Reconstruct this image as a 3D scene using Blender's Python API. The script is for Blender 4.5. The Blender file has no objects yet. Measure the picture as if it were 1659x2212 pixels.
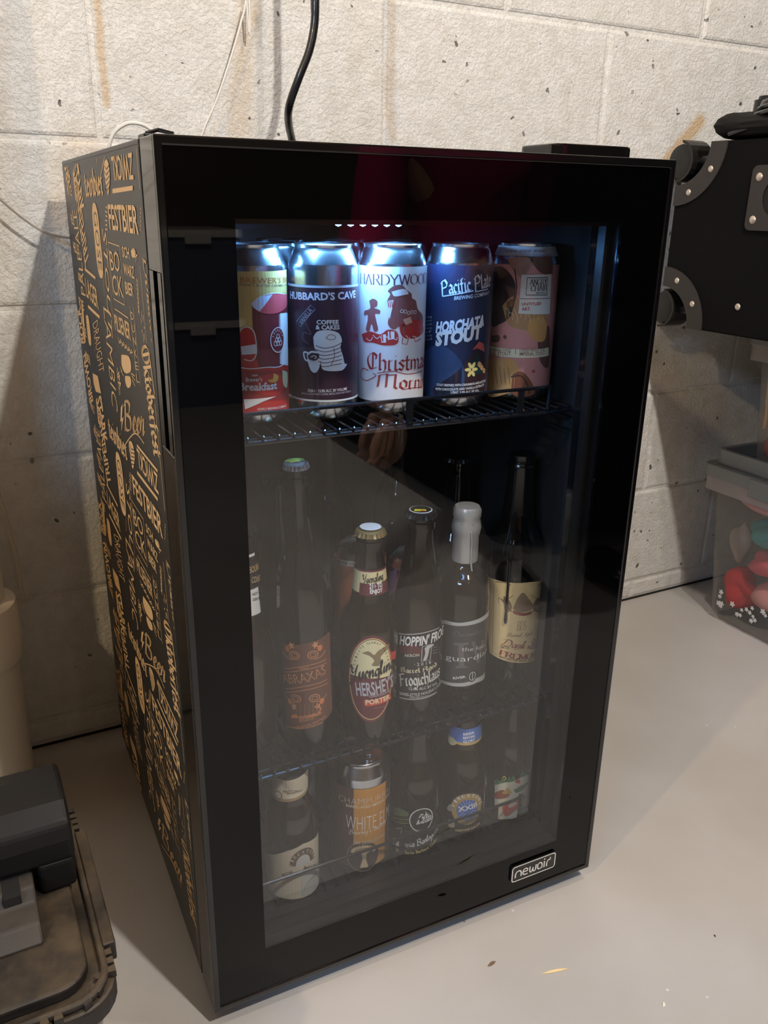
import bpy, bmesh, math, random
from mathutils import Vector, Matrix
random.seed(7)
PI = math.pi
C = bpy.context.scene.collection
SC = bpy.context.scene

# ------------------------------------------------------------------ camera
CAMP = (-0.056, -1.1974, 0.7858); YAW, PITCH, ROLL, FPX = -0.4869, -0.3492, 0.0174, 1818.63
def cam_axes():
    cy, sy, cp, sp = math.cos(YAW), math.sin(YAW), math.cos(PITCH), math.sin(PITCH)
    f = Vector((-sy*cp, cy*cp, sp)); r = Vector((cy, sy, 0)); u = r.cross(f)
    c, s = math.cos(ROLL), math.sin(ROLL)
    return c*r+s*u, -s*r+c*u, f
CR, CU, CF = cam_axes()
cam = bpy.data.cameras.new('camera'); camo = bpy.data.objects.new('camera', cam); C.objects.link(camo)
cam.sensor_fit = 'HORIZONTAL'; cam.sensor_width = 36; cam.lens = 36*FPX/1659; cam.clip_start = .02
camo.matrix_world = Matrix(((CR.x, CU.x, -CF.x, CAMP[0]), (CR.y, CU.y, -CF.y, CAMP[1]), (CR.z, CU.z, -CF.z, CAMP[2]), (0, 0, 0, 1)))
SC.camera = camo

# ------------------------------------------------------------------ world, lights, exposure
w = bpy.data.worlds.new('world'); SC.world = w; w.use_nodes = True
w.node_tree.nodes['Background'].inputs[0].default_value = (.75, .8, 1, 1)
w.node_tree.nodes['Background'].inputs[1].default_value = .012
SC.view_settings.view_transform = 'Standard'; SC.view_settings.look = 'None'
SC.view_settings.exposure = 0.0; SC.view_settings.gamma = 1; SC.view_settings.use_curve_mapping = False
def point(name, loc, power, col, r=.03):
    l = bpy.data.lights.new(name, 'POINT'); l.energy = power; l.color = col; l.shadow_soft_size = r
    o = bpy.data.objects.new(name, l); o.location = loc; C.objects.link(o); return o
def area(name, loc, power, col, sx, sy, rot):
    l = bpy.data.lights.new(name, 'AREA'); l.energy = power; l.color = col; l.shape = 'RECTANGLE'; l.size = sx; l.size_y = sy
    o = bpy.data.objects.new(name, l); o.location = loc; o.rotation_euler = rot; C.objects.link(o); return o
BULBS = [((.66, -.91, 2.16), 30, (1, .95, .88)), ((-1.4, -1.33, 2.02), 62, (1, .74, .42)), ((.52, -1.69, 2.16), 122, (1, .95, .88)), ((.25, -2.9, 2.16), 4, (1, .88, .72))]
for b in BULBS: point('bulb_light', b[0], b[1], b[2])
area('window_daylight', (-1.9, -2.2, 1.85), 32, (.50, .70, 1), .8, .4, (math.radians(62), 0, math.radians(-52)))

# ------------------------------------------------------------------ fridge frame
FX, FY, FA = .0925, -.574, -.0244
W, H, D, T, CB = .471, .829, .519, .048, .021
EX = Vector((math.cos(FA), math.sin(FA), 0)); EY = Vector((-math.sin(FA), math.cos(FA), 0)); FO = Vector((FX, FY, 0))
def fw(x, y, z): return FO+EX*x+EY*y+Vector((0, 0, z))
def ray(q):
    d = CR*((q[0]-829.5)/FPX)-CU*((q[1]-1106)/FPX)+CF; c = Vector(CAMP)-FO
    return Vector((c.dot(EX), c.dot(EY), c.z)), Vector((d.dot(EX), d.dot(EY), d.z))

# ------------------------------------------------------------------ materials
def lin(c): c /= 255; return c/12.92 if c <= .04045 else ((c+.055)/1.055)**2.4
def mat(name, col, rough=.5, metal=0, coat=0, ior=1.5, spec=.5):
    m = bpy.data.materials.new(name); m.use_nodes = True; b = m.node_tree.nodes['Principled BSDF']
    b.inputs['Base Color'].default_value = (*[lin(x) for x in col], 1); b.inputs['Roughness'].default_value = rough
    b.inputs['Metallic'].default_value = metal; b.inputs['Coat Weight'].default_value = coat; b.inputs['IOR'].default_value = ior
    b.inputs['Specular IOR Level'].default_value = spec
    return m
def N(m, t, **k):
    n = m.node_tree.nodes.new(t)
    for a, b in k.items(): setattr(n, a, b)
    return n
def L(m, a, b): m.node_tree.links.new(a, b)
def P(m): return m.node_tree.nodes['Principled BSDF']
def noise(m, scale, detail=4, rough=.5, vec=None):
    n = N(m, 'ShaderNodeTexNoise'); n.inputs['Scale'].default_value = scale; n.inputs['Detail'].default_value = detail; n.inputs['Roughness'].default_value = rough
    if vec: L(m, vec, n.inputs['Vector'])
    return n
def mth(m, op, a, b=None, c=None, clamp=False):
    n = N(m, 'ShaderNodeMath', operation=op, use_clamp=clamp)
    for i, v in enumerate((a, b, c)):
        if v is None: continue
        if isinstance(v, (int, float)): n.inputs[i].default_value = v
        else: L(m, v, n.inputs[i])
    return n.outputs[0]
def ramp(m, fac, p0, p1, c0, c1):
    n = N(m, 'ShaderNodeMapRange', interpolation_type='SMOOTHSTEP'); n.inputs[1].default_value = p0; n.inputs[2].default_value = p1; n.inputs[3].default_value = c0; n.inputs[4].default_value = c1
    L(m, fac, n.inputs[0]); return n.outputs[0]
def mixc(m, fac, a, b):
    n = N(m, 'ShaderNodeMix', data_type='RGBA')
    if isinstance(fac, (int, float)): n.inputs[0].default_value = fac
    else: L(m, fac, n.inputs[0])
    for i, v in ((6, a), (7, b)):
        if isinstance(v, tuple): n.inputs[i].default_value = (*[lin(x) for x in v], 1)
        else: L(m, v, n.inputs[i])
    return n.outputs[2]
def bump(m, h, strength, dist):
    n = N(m, 'ShaderNodeBump'); n.inputs['Strength'].default_value = strength; n.inputs['Distance'].default_value = dist
    L(m, h, n.inputs['Height']); L(m, n.outputs[0], P(m).inputs['Normal']); return n
def pos(m): return N(m, 'ShaderNodeNewGeometry').outputs['Position']

_cm = {}
def K(*c, rough=.45, coat=.15, metal=0):
    k = (c, rough, metal)
    if k not in _cm: _cm[k] = mat('print_%02x%02x%02x' % c, [255*(q/255)**.84 for q in c], rough, metal, coat)
    return _cm[k]

def wall_material():
    m = mat('painted_block', (232, 229, 222), .62); p = pos(m)
    n1 = noise(m, 160, 5, .65, p); n2 = noise(m, 34, 4, .6, p); n3 = noise(m, 7, 3, .5, p)
    v = N(m, 'ShaderNodeTexVoronoi', voronoi_dimensions='2D'); v.inputs['Scale'].default_value = 46; v.inputs['Randomness'].default_value = 1; sx_ = N(m, 'ShaderNodeSeparateXYZ'); L(m, p, sx_.inputs[0]); cx_ = N(m, 'ShaderNodeCombineXYZ'); L(m, sx_.outputs[0], cx_.inputs[0]); L(m, sx_.outputs[2], cx_.inputs[1])
    wr = noise(m, 60, 2, .5, p); vm = N(m, 'ShaderNodeVectorMath', operation='MULTIPLY_ADD'); L(m, wr.outputs['Color'], vm.inputs[0]); vm.inputs[1].default_value = (.016,)*3; L(m, cx_.outputs[0], vm.inputs[2]); L(m, vm.outputs[0], v.inputs['Vector'])
    sel = N(m, 'ShaderNodeSeparateColor'); L(m, v.outputs['Color'], sel.inputs[0])
    keep = ramp(m, sel.outputs[0], .80, .83, 0, 1); msk = ramp(m, n3.outputs[0], .48, .56, 0, 1)
    pit = mth(m, 'MULTIPLY', mth(m, 'MULTIPLY', ramp(m, mth(m, 'DIVIDE', v.outputs['Distance'], mth(m, 'ADD', sel.outputs[1], .25)), .10, .15, 1, 0), keep), msk)
    # stains: tan runs in the head joints and one oblique streak
    xyz = N(m, 'ShaderNodeSeparateXYZ'); L(m, p, xyz.inputs[0]); X, Z = xyz.outputs[0], xyz.outputs[2]
    wob = mth(m, 'MULTIPLY', mth(m, 'SUBTRACT', n3.outputs[0], .5), .03)
    def streak(x0, z0, x1, z1, wd, amt):
        dx, dz = x1-x0, z1-z0; l2 = dx*dx+dz*dz
        t = mth(m, 'MULTIPLY_ADD', mth(m, 'SUBTRACT', X, x0), dx/l2, mth(m, 'MULTIPLY', mth(m, 'SUBTRACT', Z, z0), dz/l2), clamp=True)
        ex = mth(m, 'SUBTRACT', mth(m, 'SUBTRACT', X, mth(m, 'MULTIPLY_ADD', t, dx, x0)), wob); ez = mth(m, 'SUBTRACT', Z, mth(m, 'MULTIPLY_ADD', t, dz, z0))
        d = mth(m, 'SQRT', mth(m, 'ADD', mth(m, 'MULTIPLY', ex, ex), mth(m, 'MULTIPLY', ez, ez)))
        return ramp(m, d, wd*.4, wd*1.6, amt, 0)
    st = [streak(.174, .9, .174, 1.2, .005, .55), streak(.345, .88, .372, 1.12, .016, .3), streak(1.105, .84, 1.2, .935, .012, .75), streak(.58, .88, .576, 1.06, .006, .35), streak(.115, .78, .14, .84, .03, .25)]
    s = st[0]
    for q in st[1:]: s = mth(m, 'MAXIMUM', s, q)
    tone = mixc(m, ramp(m, n2.outputs[0], .35, .7, 0, 1), (221, 219, 214), (208, 205, 197))
    c = mixc(m, s, tone, (196, 160, 108)); c = mixc(m, mth(m, 'MULTIPLY', pit, .85), c, (70, 62, 54)); L(m, c, P(m).inputs['Base Color'])
    h = mth(m, 'ADD', mth(m, 'MULTIPLY', ramp(m, n1.outputs[0], .38, .62, 0, 1), .55), mth(m, 'MULTIPLY', n2.outputs[0], 1.2)); h = mth(m, 'SUBTRACT', h, mth(m, 'MULTIPLY', pit, 2.2))
    bump(m, h, .85, .0014); return m
def floor_material():
    m = mat('grey_floor_paint', (168, 163, 158), .42); p = pos(m)
    n1 = noise(m, 3, 4, .5, p); n2 = noise(m, 160, 2, .5, p); n4 = noise(m, 500, 2, .5, p)
    c = mixc(m, ramp(m, n1.outputs[0], .3, .7, 0, 1), (188, 184, 180), (174, 169, 162))
    v = N(m, 'ShaderNodeTexVoronoi'); v.inputs['Scale'].default_value = 26; L(m, p, v.inputs['Vector']); sel = N(m, 'ShaderNodeSeparateColor'); L(m, v.outputs['Color'], sel.inputs[0])
    fl = mth(m, 'MULTIPLY', ramp(m, v.outputs['Distance'], .03, .05, 1, 0), ramp(m, sel.outputs[0], .72, .74, 0, 1))
    dk = mth(m, 'MULTIPLY', ramp(m, v.outputs['Distance'], .025, .045, 1, 0), ramp(m, sel.outputs[1], .25, .27, 1, 0))
    c = mixc(m, fl, c, (215, 212, 205)); c = mixc(m, mth(m, 'MULTIPLY', dk, .7), c, (92, 86, 78)); L(m, c, P(m).inputs['Base Color'])
    h = mth(m, 'ADD', mth(m, 'MULTIPLY', n1.outputs[0], .3), mth(m, 'MULTIPLY', n2.outputs[0], .12)); bump(m, h, .25, .002)
    L(m, ramp(m, n1.outputs[0], .3, .7, .36, .5), P(m).inputs['Roughness']); return m
def dusty(name, col, dust, amt, rough=.5, scale=14):
    m = mat(name, col, rough); p = pos(m); n = noise(m, scale, 6, .65, p); g = N(m, 'ShaderNodeNewGeometry'); x = N(m, 'ShaderNodeSeparateXYZ'); L(m, g.outputs['Normal'], x.inputs[0])
    up = ramp(m, x.outputs[2], .1, .9, .15, 1); f = mth(m, 'MULTIPLY', mth(m, 'MULTIPLY', ramp(m, n.outputs[0], .35, .72, 0, 1), up), amt)
    L(m, mixc(m, f, col, dust), P(m).inputs['Base Color']); L(m, ramp(m, n.outputs[0], .35, .7, rough, rough+.25), P(m).inputs['Roughness']); return m
def glass_pane(name, r=1.5, tint=(.985, .99, .987)):
    m = bpy.data.materials.new(name); m.use_nodes = True; nt = m.node_tree; nt.nodes.remove(nt.nodes['Principled BSDF'])
    out = nt.nodes['Material Output']; tr = N(m, 'ShaderNodeBsdfTransparent'); tr.inputs[0].default_value = (*tint, 1)
    gl = N(m, 'ShaderNodeBsdfGlossy'); gl.inputs['Roughness'].default_value = .0; fr = N(m, 'ShaderNodeFresnel'); ge = N(m, 'ShaderNodeNewGeometry'); L(m, mth(m, 'MULTIPLY_ADD', ge.outputs['Backfacing'], 1/1.5-1.5, 1.5), fr.inputs[0])
    mx = N(m, 'ShaderNodeMixShader'); L(m, mth(m, 'MULTIPLY', fr.outputs[0], r, clamp=True), mx.inputs[0]); L(m, tr.outputs[0], mx.inputs[1]); L(m, gl.outputs[0], mx.inputs[2]); L(m, mx.outputs[0], out.inputs[0]); return m
def translucent(name, col, alpha, rough=.3):
    m = bpy.data.materials.new(name); m.use_nodes = True; out = m.node_tree.nodes['Material Output']; b = P(m)
    b.inputs['Base Color'].default_value = (*[lin(x) for x in col], 1); b.inputs['Roughness'].default_value = rough
    tr = N(m, 'ShaderNodeBsdfTransparent'); tr.inputs[0].default_value = (.9, .9, .88, 1); mx = N(m, 'ShaderNodeMixShader'); mx.inputs[0].default_value = alpha
    L(m, tr.outputs[0], mx.inputs[1]); L(m, b.outputs[0], mx.inputs[2]); L(m, mx.outputs[0], out.inputs[0]); return m
def bottle_glass(name, col):
    m = mat(name, col, .04, 0, .3); p = pos(m); v = N(m, 'ShaderNodeTexVoronoi'); v.inputs['Scale'].default_value = 210; L(m, p, v.inputs['Vector'])
    n = noise(m, 18, 2, .5, p); h = mth(m, 'MULTIPLY', ramp(m, v.outputs['Distance'], .0, .35, 1, 0), ramp(m, n.outputs[0], .62, .68, 0, 1)); bump(m, h, .2, .0005); return m
def fabric(name, col, rough=.95, scale=900):
    m = mat(name, col, rough, spec=.15); p = pos(m); n = noise(m, scale, 2, .6, p); bump(m, n.outputs[0], .5, .0008); return m

M_wall = wall_material(); M_floor = floor_material()
M_mortar = mat('painted_mortar', (222, 216, 205), .7)
M_crack = mat('dark_gap', (26, 22, 18), .9)
M_black = mat('black_gloss_plastic', (9, 9, 10), .12, coat=.3)
M_bglass = mat('black_backed_glass', (2, 2, 3), .015, spec=.26)
M_satin = mat('black_satin_plastic', (16, 15, 15), .3)
M_side = mat('black_side_sheet', (20, 18, 16), .34)
M_liner = mat('dark_liner', (38, 40, 43), .35)
M_wire = mat('black_coated_wire', (22, 22, 24), .18, coat=.5)
M_gold = mat('tan_print', (226, 184, 128), .5)
M_glass = glass_pane('clear_pane')
M_alu = mat('brushed_can_metal', (205, 208, 214), .22, 1)
M_brown = bottle_glass('brown_bottle_glass', (24, 15, 9)); M_dark = mat('dark_bottle_glass', (11, 11, 11), .05, 0, .3)
M_white = mat('white_pvc', (236, 232, 222), .3)
M_led = bpy.data.materials.new('led_strip'); M_led.use_nodes = True
P(M_led).inputs['Emission Color'].default_value = (.12, .42, 1, 1); P(M_led).inputs['Emission Strength'].default_value = 7
M_led2 = M_led.copy(); P(M_led2).inputs['Emission Strength'].default_value = 12

# ------------------------------------------------------------------ mesh helpers
class MB:
    def __init__(s): s.v = []; s.f = []; s.m = []; s.mats = []
    def mi(s, m):
        if m not in s.mats: s.mats.append(m)
        return s.mats.index(m)
    def add(s, vs, fs, m):
        o = len(s.v); s.v += [tuple(v) for v in vs]; k = s.mi(m)
        for f in fs: s.f.append([i+o for i in f]); s.m.append(k)
    def box(s, a, b, m, bev=0):
        if bev:
            bm = bmesh.new(); bmesh.ops.create_cube(bm, size=1)
            for v in bm.verts: v.co = Vector([(a[i]+b[i])/2+v.co[i]*(b[i]-a[i]) for i in range(3)])
            bmesh.ops.bevel(bm, geom=bm.edges[:], offset=bev, segments=3, affect='EDGES', profile=.5); s.bm(bm, m); return
        x0, y0, z0 = a; x1, y1, z1 = b
        s.add([(x0, y0, z0), (x1, y0, z0), (x1, y1, z0), (x0, y1, z0), (x0, y0, z1), (x1, y0, z1), (x1, y1, z1), (x0, y1, z1)],
              [(0, 3, 2, 1), (4, 5, 6, 7), (0, 1, 5, 4), (1, 2, 6, 5), (2, 3, 7, 6), (3, 0, 4, 7)], m)
    def bm(s, bm, m):
        bm.verts.index_update(); s.add([v.co for v in bm.verts], [[v.index for v in f.verts] for f in bm.faces], m); bm.free()
    def tube(s, pts, r, m, n=8, cap=True):
        pts = [Vector(p) for p in pts]; k = len(pts); vs = []; up = None
        for i, p in enumerate(pts):
            d = (pts[min(i+1, k-1)]-pts[max(i-1, 0)]).normalized()
            if up is None: up = d.orthogonal().normalized()
            up = (up-d*up.dot(d)).normalized(); q = d.cross(up); rr = r[i] if isinstance(r, (list, tuple)) else r
            vs += [p+(up*math.cos(2*PI*j/n)+q*math.sin(2*PI*j/n))*rr for j in range(n)]
        fs = [[i*n+j, i*n+(j+1) % n, (i+1)*n+(j+1) % n, (i+1)*n+j] for i in range(k-1) for j in range(n)]
        if cap: fs += [list(range(n))[::-1], [(k-1)*n+j for j in range(n)]]
        s.add(vs, fs, m)
    def lathe(s, prof, m, n=40, c=(0, 0, 0), flute=None):
        vs = []
        for (r, z) in prof:
            for j in range(n):
                a = 2*PI*j/n; rr = r*(1+(flute(j, z) if flute else 0)); vs.append((c[0]+rr*math.cos(a), c[1]+rr*math.sin(a), c[2]+z))
        fs = [[i*n+j, i*n+(j+1) % n, (i+1)*n+(j+1) % n, (i+1)*n+j] for i in range(len(prof)-1) for j in range(n)]
        s.add(vs, fs, m)
    def prism(s, out, a, b, m, axis=2):   # outline in the two other axes, extruded a..b along axis
        n = len(out); mk = lambda p, t: {0: (t, p[0], p[1]), 1: (p[0], t, p[1]), 2: (p[0], p[1], t)}[axis]
        s.add([mk(p, a) for p in out]+[mk(p, b) for p in out], [list(range(n))[::-1], [n+i for i in range(n)]]+[[i, (i+1) % n, n+(i+1) % n, n+i] for i in range(n)], m)
    def ring(s, outer, inner, a, b, m, axis=2):
        n = len(outer); mk = lambda p, t: {0: (t, p[0], p[1]), 1: (p[0], t, p[1]), 2: (p[0], p[1], t)}[axis]
        vs = [mk(p, t) for t in (a, b) for ps in (outer, inner) for p in ps]; fs = []
        for i in range(n):
            j = (i+1) % n; fs += [[i, j, n+j, n+i], [2*n+i, 3*n+i, 3*n+j, 2*n+j], [i, 2*n+i, 2*n+j, j], [n+i, n+j, 3*n+j, 3*n+i]]
        s.add(vs, fs, m)
    def build(s, name, parent=None, smooth=False, loc=None):
        me = bpy.data.meshes.new(name); me.from_pydata(s.v, [], s.f)
        for m in s.mats: me.materials.append(m)
        me.polygons.foreach_set('material_index', s.m)
        bm = bmesh.new(); bm.from_mesh(me); bmesh.ops.recalc_face_normals(bm, faces=bm.faces) if smooth != 'print' else None; bm.to_mesh(me); bm.free()
        if smooth and smooth != 'print':
            me.polygons.foreach_set('use_smooth', [True]*len(me.polygons)); me.set_sharp_from_angle(angle=math.radians(38))
        o = bpy.data.objects.new(name, me); C.objects.link(o); o.parent = parent
        if loc: o.location = loc
        return o
def tag(o, label=None, cat=None, group=None, kind=None):
    if label: o['label'] = label
    if cat: o['category'] = cat
    if group: o['group'] = group
    if kind: o['kind'] = kind
    return o
def thing(name, label, cat, loc=(0, 0, 0), rz=0, group=None):
    o = bpy.data.objects.new(name, None); o.empty_display_size = .05; C.objects.link(o); o.location = loc; o.rotation_euler = (0, 0, rz)
    return tag(o, label, cat, group)
def rrect(x0, y0, x1, y1, r, n=5):
    p = []
    for cx, cy, a in ((x1-r, y1-r, 0), (x0+r, y1-r, PI/2), (x0+r, y0+r, PI), (x1-r, y0+r, 1.5*PI)):
        p += [(cx+r*math.cos(a+PI/2*i/n), cy+r*math.sin(a+PI/2*i/n)) for i in range(n+1)]
    return p
def arc(cx, cy, r, a0, a1, n=10, ry=None): return [(cx+r*math.cos(math.radians(a0+(a1-a0)*i/n)), cy+(ry or r)*math.sin(math.radians(a0+(a1-a0)*i/n))) for i in range(n+1)]
def catmull(pts, n=6):
    if len(pts) < 3: return list(pts)
    d = len(pts[0]); o = []
    q = [pts[0]]+list(pts)+[pts[-1]]
    for i in range(1, len(q)-2):
        a, b, c, e = q[i-1], q[i], q[i+1], q[i+2]
        for k in range(n):
            t = k/n; o.append(tuple(.5*((2*b[j])+(-a[j]+c[j])*t+(2*a[j]-5*b[j]+4*c[j]-e[j])*t*t+(-a[j]+3*b[j]-3*c[j]+e[j])*t**3) for j in range(d)))
    return o+[tuple(pts[-1])]

# ------------------------------------------------------------------ lettering
_tc = {}
def glyphs(s, bold=0, spacing=1):
    k = (s, bold, spacing)
    if k not in _tc:
        cu = bpy.data.curves.new('t', 'FONT'); cu.body = s; cu.resolution_u = 2; cu.offset = bold; cu.space_character = spacing; cu.fill_mode = 'FRONT'
        o = bpy.data.objects.new('t', cu); C.objects.link(o); dg = bpy.context.evaluated_depsgraph_get(); me = o.evaluated_get(dg).to_mesh()
        vs = [(v.co.x, v.co.y) for v in me.vertices]; fs = [list(p.vertices) for p in me.polygons]
        o.evaluated_get(dg).to_mesh_clear(); bpy.data.objects.remove(o); bpy.data.curves.remove(cu)
        if not vs: return glyphs(s, 0, spacing) if bold else ([], [])
        x0 = min(v[0] for v in vs); x1 = max(v[0] for v in vs)
        _tc[k] = ([((x-x0)/(x1-x0), y/.70) for x, y in vs], fs)
    return _tc[k]
# skeleton alphabets: advance width | strokes ; '~' marks a smoothed stroke
BL = {  # blackletter, drawn with an oblique broad nib
 'C': '.75|~.65,.85 .4,1 .12,.75 .08,.4 .3,.02 .68,.15;.42,.95 .42,.1;.65,.85 .62,.65', 'M': '1.1|.1,0 .15,.85 .05,.75;.15,.85 .5,1 .5,.05;.5,.9 .9,1 .9,.1 1,0', 'P': '.75|.12,-.1 .18,.9 .02,.75;.18,.9 .5,1 .68,.75 .6,.5 .2,.42', 'F': '.7|.15,-.1 .2,.9 .65,.97;.02,.8 .2,.9;.2,.5 .5,.52',
 'B': '.75|.12,0 .15,.9 .5,1 .62,.78 .18,.55;.3,.55 .66,.4 .6,.1 .12,0', 'A': '.8|.1,0 .15,.8 .45,1 .6,.85 .6,.1 .7,0;.15,.45 .6,.45', 'O': '.85|~.4,1 .1,.75 .1,.25 .4,0 .72,.25 .72,.75 .4,1;.4,.95 .4,.08',
 'h': '.52|.1,1 .1,.05 .16,0;.1,.5 .3,.62 .42,.5 .42,.05 .3,-.15', 'r': '.36|.1,.6 .1,.05 .18,0;.1,.5 .3,.62', 'i': '.26|.04,.55 .1,.62 .1,.06 .2,0;.08,.85 .14,.9', 's': '.4|.34,.55 .2,.62 .07,.48 .32,.22 .22,0 .05,.1', 't': '.32|.12,.85 .12,.06 .25,0;.0,.6 .28,.6', 'm': '.78|.1,.62 .1,.02;.1,.5 .28,.62 .38,.5 .38,.02;.38,.5 .56,.62 .66,.5 .66,.05 .74,0',
 'a': '.48|.08,.5 .22,.62 .36,.5 .36,.06 .45,0;.36,.34 .1,.25 .1,.06 .2,0 .36,.1', 'o': '.46|.22,.62 .07,.46 .07,.14 .22,0 .38,.14 .38,.46 .22,.62', 'n': '.52|.1,.62 .1,.02;.1,.5 .28,.62 .4,.5 .4,.05 .48,0', 'g': '.48|.38,.5 .22,.62 .08,.46 .08,.16 .22,.04 .38,.14;.38,.6 .38,-.15 .22,-.3 .06,-.2', 'c': '.38|.32,.52 .2,.62 .07,.46 .07,.14 .2,0 .34,.1', 'f': '.34|.3,.95 .14,.9 .12,-.1;.0,.6 .28,.6',
 'l': '.26|.1,1 .1,.06 .2,0', 'e': '.42|.08,.3 .34,.4 .2,.62 .07,.46 .07,.14 .2,0 .36,.1', 'u': '.52|.1,.62 .1,.12 .24,0 .38,.1;.38,.62 .38,.05 .46,0', 'd': '.48|.38,.3 .22,.62 .08,.46 .08,.14 .22,0 .38,.14;.4,.12 .4,.6 .15,1', 'k': '.5|.1,1 .1,.0;.1,.35 .36,.6;.2,.38 .36,.06 .45,0', 'b': '.48|.1,1 .1,.1 .22,0 .38,.14 .38,.46 .24,.62 .1,.5', ' ': '.3|'}
CUV = {  # cursive
 'Y': '.8|~.02,.75 .12,.98 .24,.85 .25,.5 .4,.42 .6,.7 .75,1.0;~.75,1 .55,.4 .35,-.2 .12,-.42 .05,-.25 .3,0 .7,.2', 'D': '.9|~.3,.95 .25,.4 .12,.05 .3,.1 .62,.1 .82,.45 .6,.95 .2,1 .02,.8', 'S': '.7|~.62,.8 .45,1 .28,.8 .45,.5 .42,.15 .15,0 .0,.15 .2,.25', 'B': '.8|~.2,1 .15,.4 .08,0;~.02,.8 .3,1 .6,.9 .5,.6 .25,.55 .6,.45 .62,.12 .3,0 .1,.1',
 'C': '.7|~.6,.8 .45,1 .15,.8 .08,.3 .3,0 .65,.2', 'A': '.8|~.0,.1 .1,0 .4,.6 .58,1 .56,.5 .62,.0 .75,.1;.25,.35 .65,.38', 'u': '.46|~.0,.15 .1,.5 .08,.1 .2,0 .36,.5 .36,.1 .46,.12', 'e': '.34|~.0,.15 .25,.35 .18,.52 .06,.3 .14,.02 .34,.14', 'n': '.46|~.0,.15 .08,.5 .06,0;~.06,.05 .24,.5 .32,.4 .32,.05 .46,.14', 'g': '.42|~.32,.42 .16,.52 .04,.25 .16,.02 .32,.3 .34,.5;~.34,.5 .3,-.2 .14,-.45 .04,-.28 .42,.14', 'l': '.28|~.0,.14 .2,.8 .14,1 .08,.6 .1,.05 .28,.14', 'i': '.24|~.0,.14 .1,.5 .08,.05 .24,.14;.14,.72 .16,.76',
 'a': '.44|~.32,.42 .16,.52 .04,.22 .16,.0 .32,.3 .33,.5 .32,.05 .44,.14', 'r': '.34|~.0,.14 .1,.55 .14,.45 .26,.46 .22,.05 .34,.14', 'k': '.44|~.0,.14 .2,.85 .12,.95 .06,0;~.08,.25 .26,.5 .24,.3 .1,.25 .3,.02 .44,.14', 't': '.3|~.0,.14 .16,.85 .1,.1 .3,.14;.02,.55 .26,.58', 'y': '.42|~.0,.14 .1,.5 .1,.1 .3,.1 .36,.5;~.36,.5 .28,-.3 .1,-.4 .42,.14', 'm': '.66|~.0,.15 .08,.5 .06,0;~.06,.05 .22,.5 .28,.02;~.28,.05 .44,.5 .52,.05 .66,.14', 'o': '.38|~.2,.52 .05,.3 .16,.0 .3,.25 .2,.5 .38,.42',
 'p': '.42|~.0,.14 .1,.55 .02,-.4;~.06,.3 .24,.52 .32,.25 .12,.04 .42,.14', 'w': '.6|~.0,.3 .08,.5 .08,.05 .26,.4 .28,.05 .48,.5 .6,.4', 'd': '.44|~.32,.42 .16,.52 .04,.22 .16,.0 .32,.4 .36,1 .32,.05 .44,.14', 'f': '.34|~.0,.14 .24,.9 .14,.95 .06,-.4 .2,-.1 .34,.14', ' ': '.3|', 'W': '1.1|~.0,.9 .14,1 .2,.05 .5,.9 .56,.05 .9,1', 'L': '.7|~.4,.8 .3,1 .2,.5 .05,.05 .3,.1 .65,.0', 'h': '.44|~.0,.14 .18,.9 .1,.9 .05,0;~.05,.1 .24,.5 .3,.05 .44,.14', 'F': '.7|~.1,.85 .3,1 .7,.95;~.4,.95 .3,.3 .1,0;.2,.5 .5,.5', 's': '.34|~.0,.14 .16,.52 .26,.2 .1,0 .34,.14', 'c': '.34|~.28,.42 .16,.52 .04,.25 .14,.0 .34,.14', 'b': '.4|~.0,.14 .16,.9 .08,.9 .08,.05 .26,.1 .26,.45 .4,.4', 'v': '.4|~.0,.4 .08,.5 .16,.0 .3,.5 .4,.45'}
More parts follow.
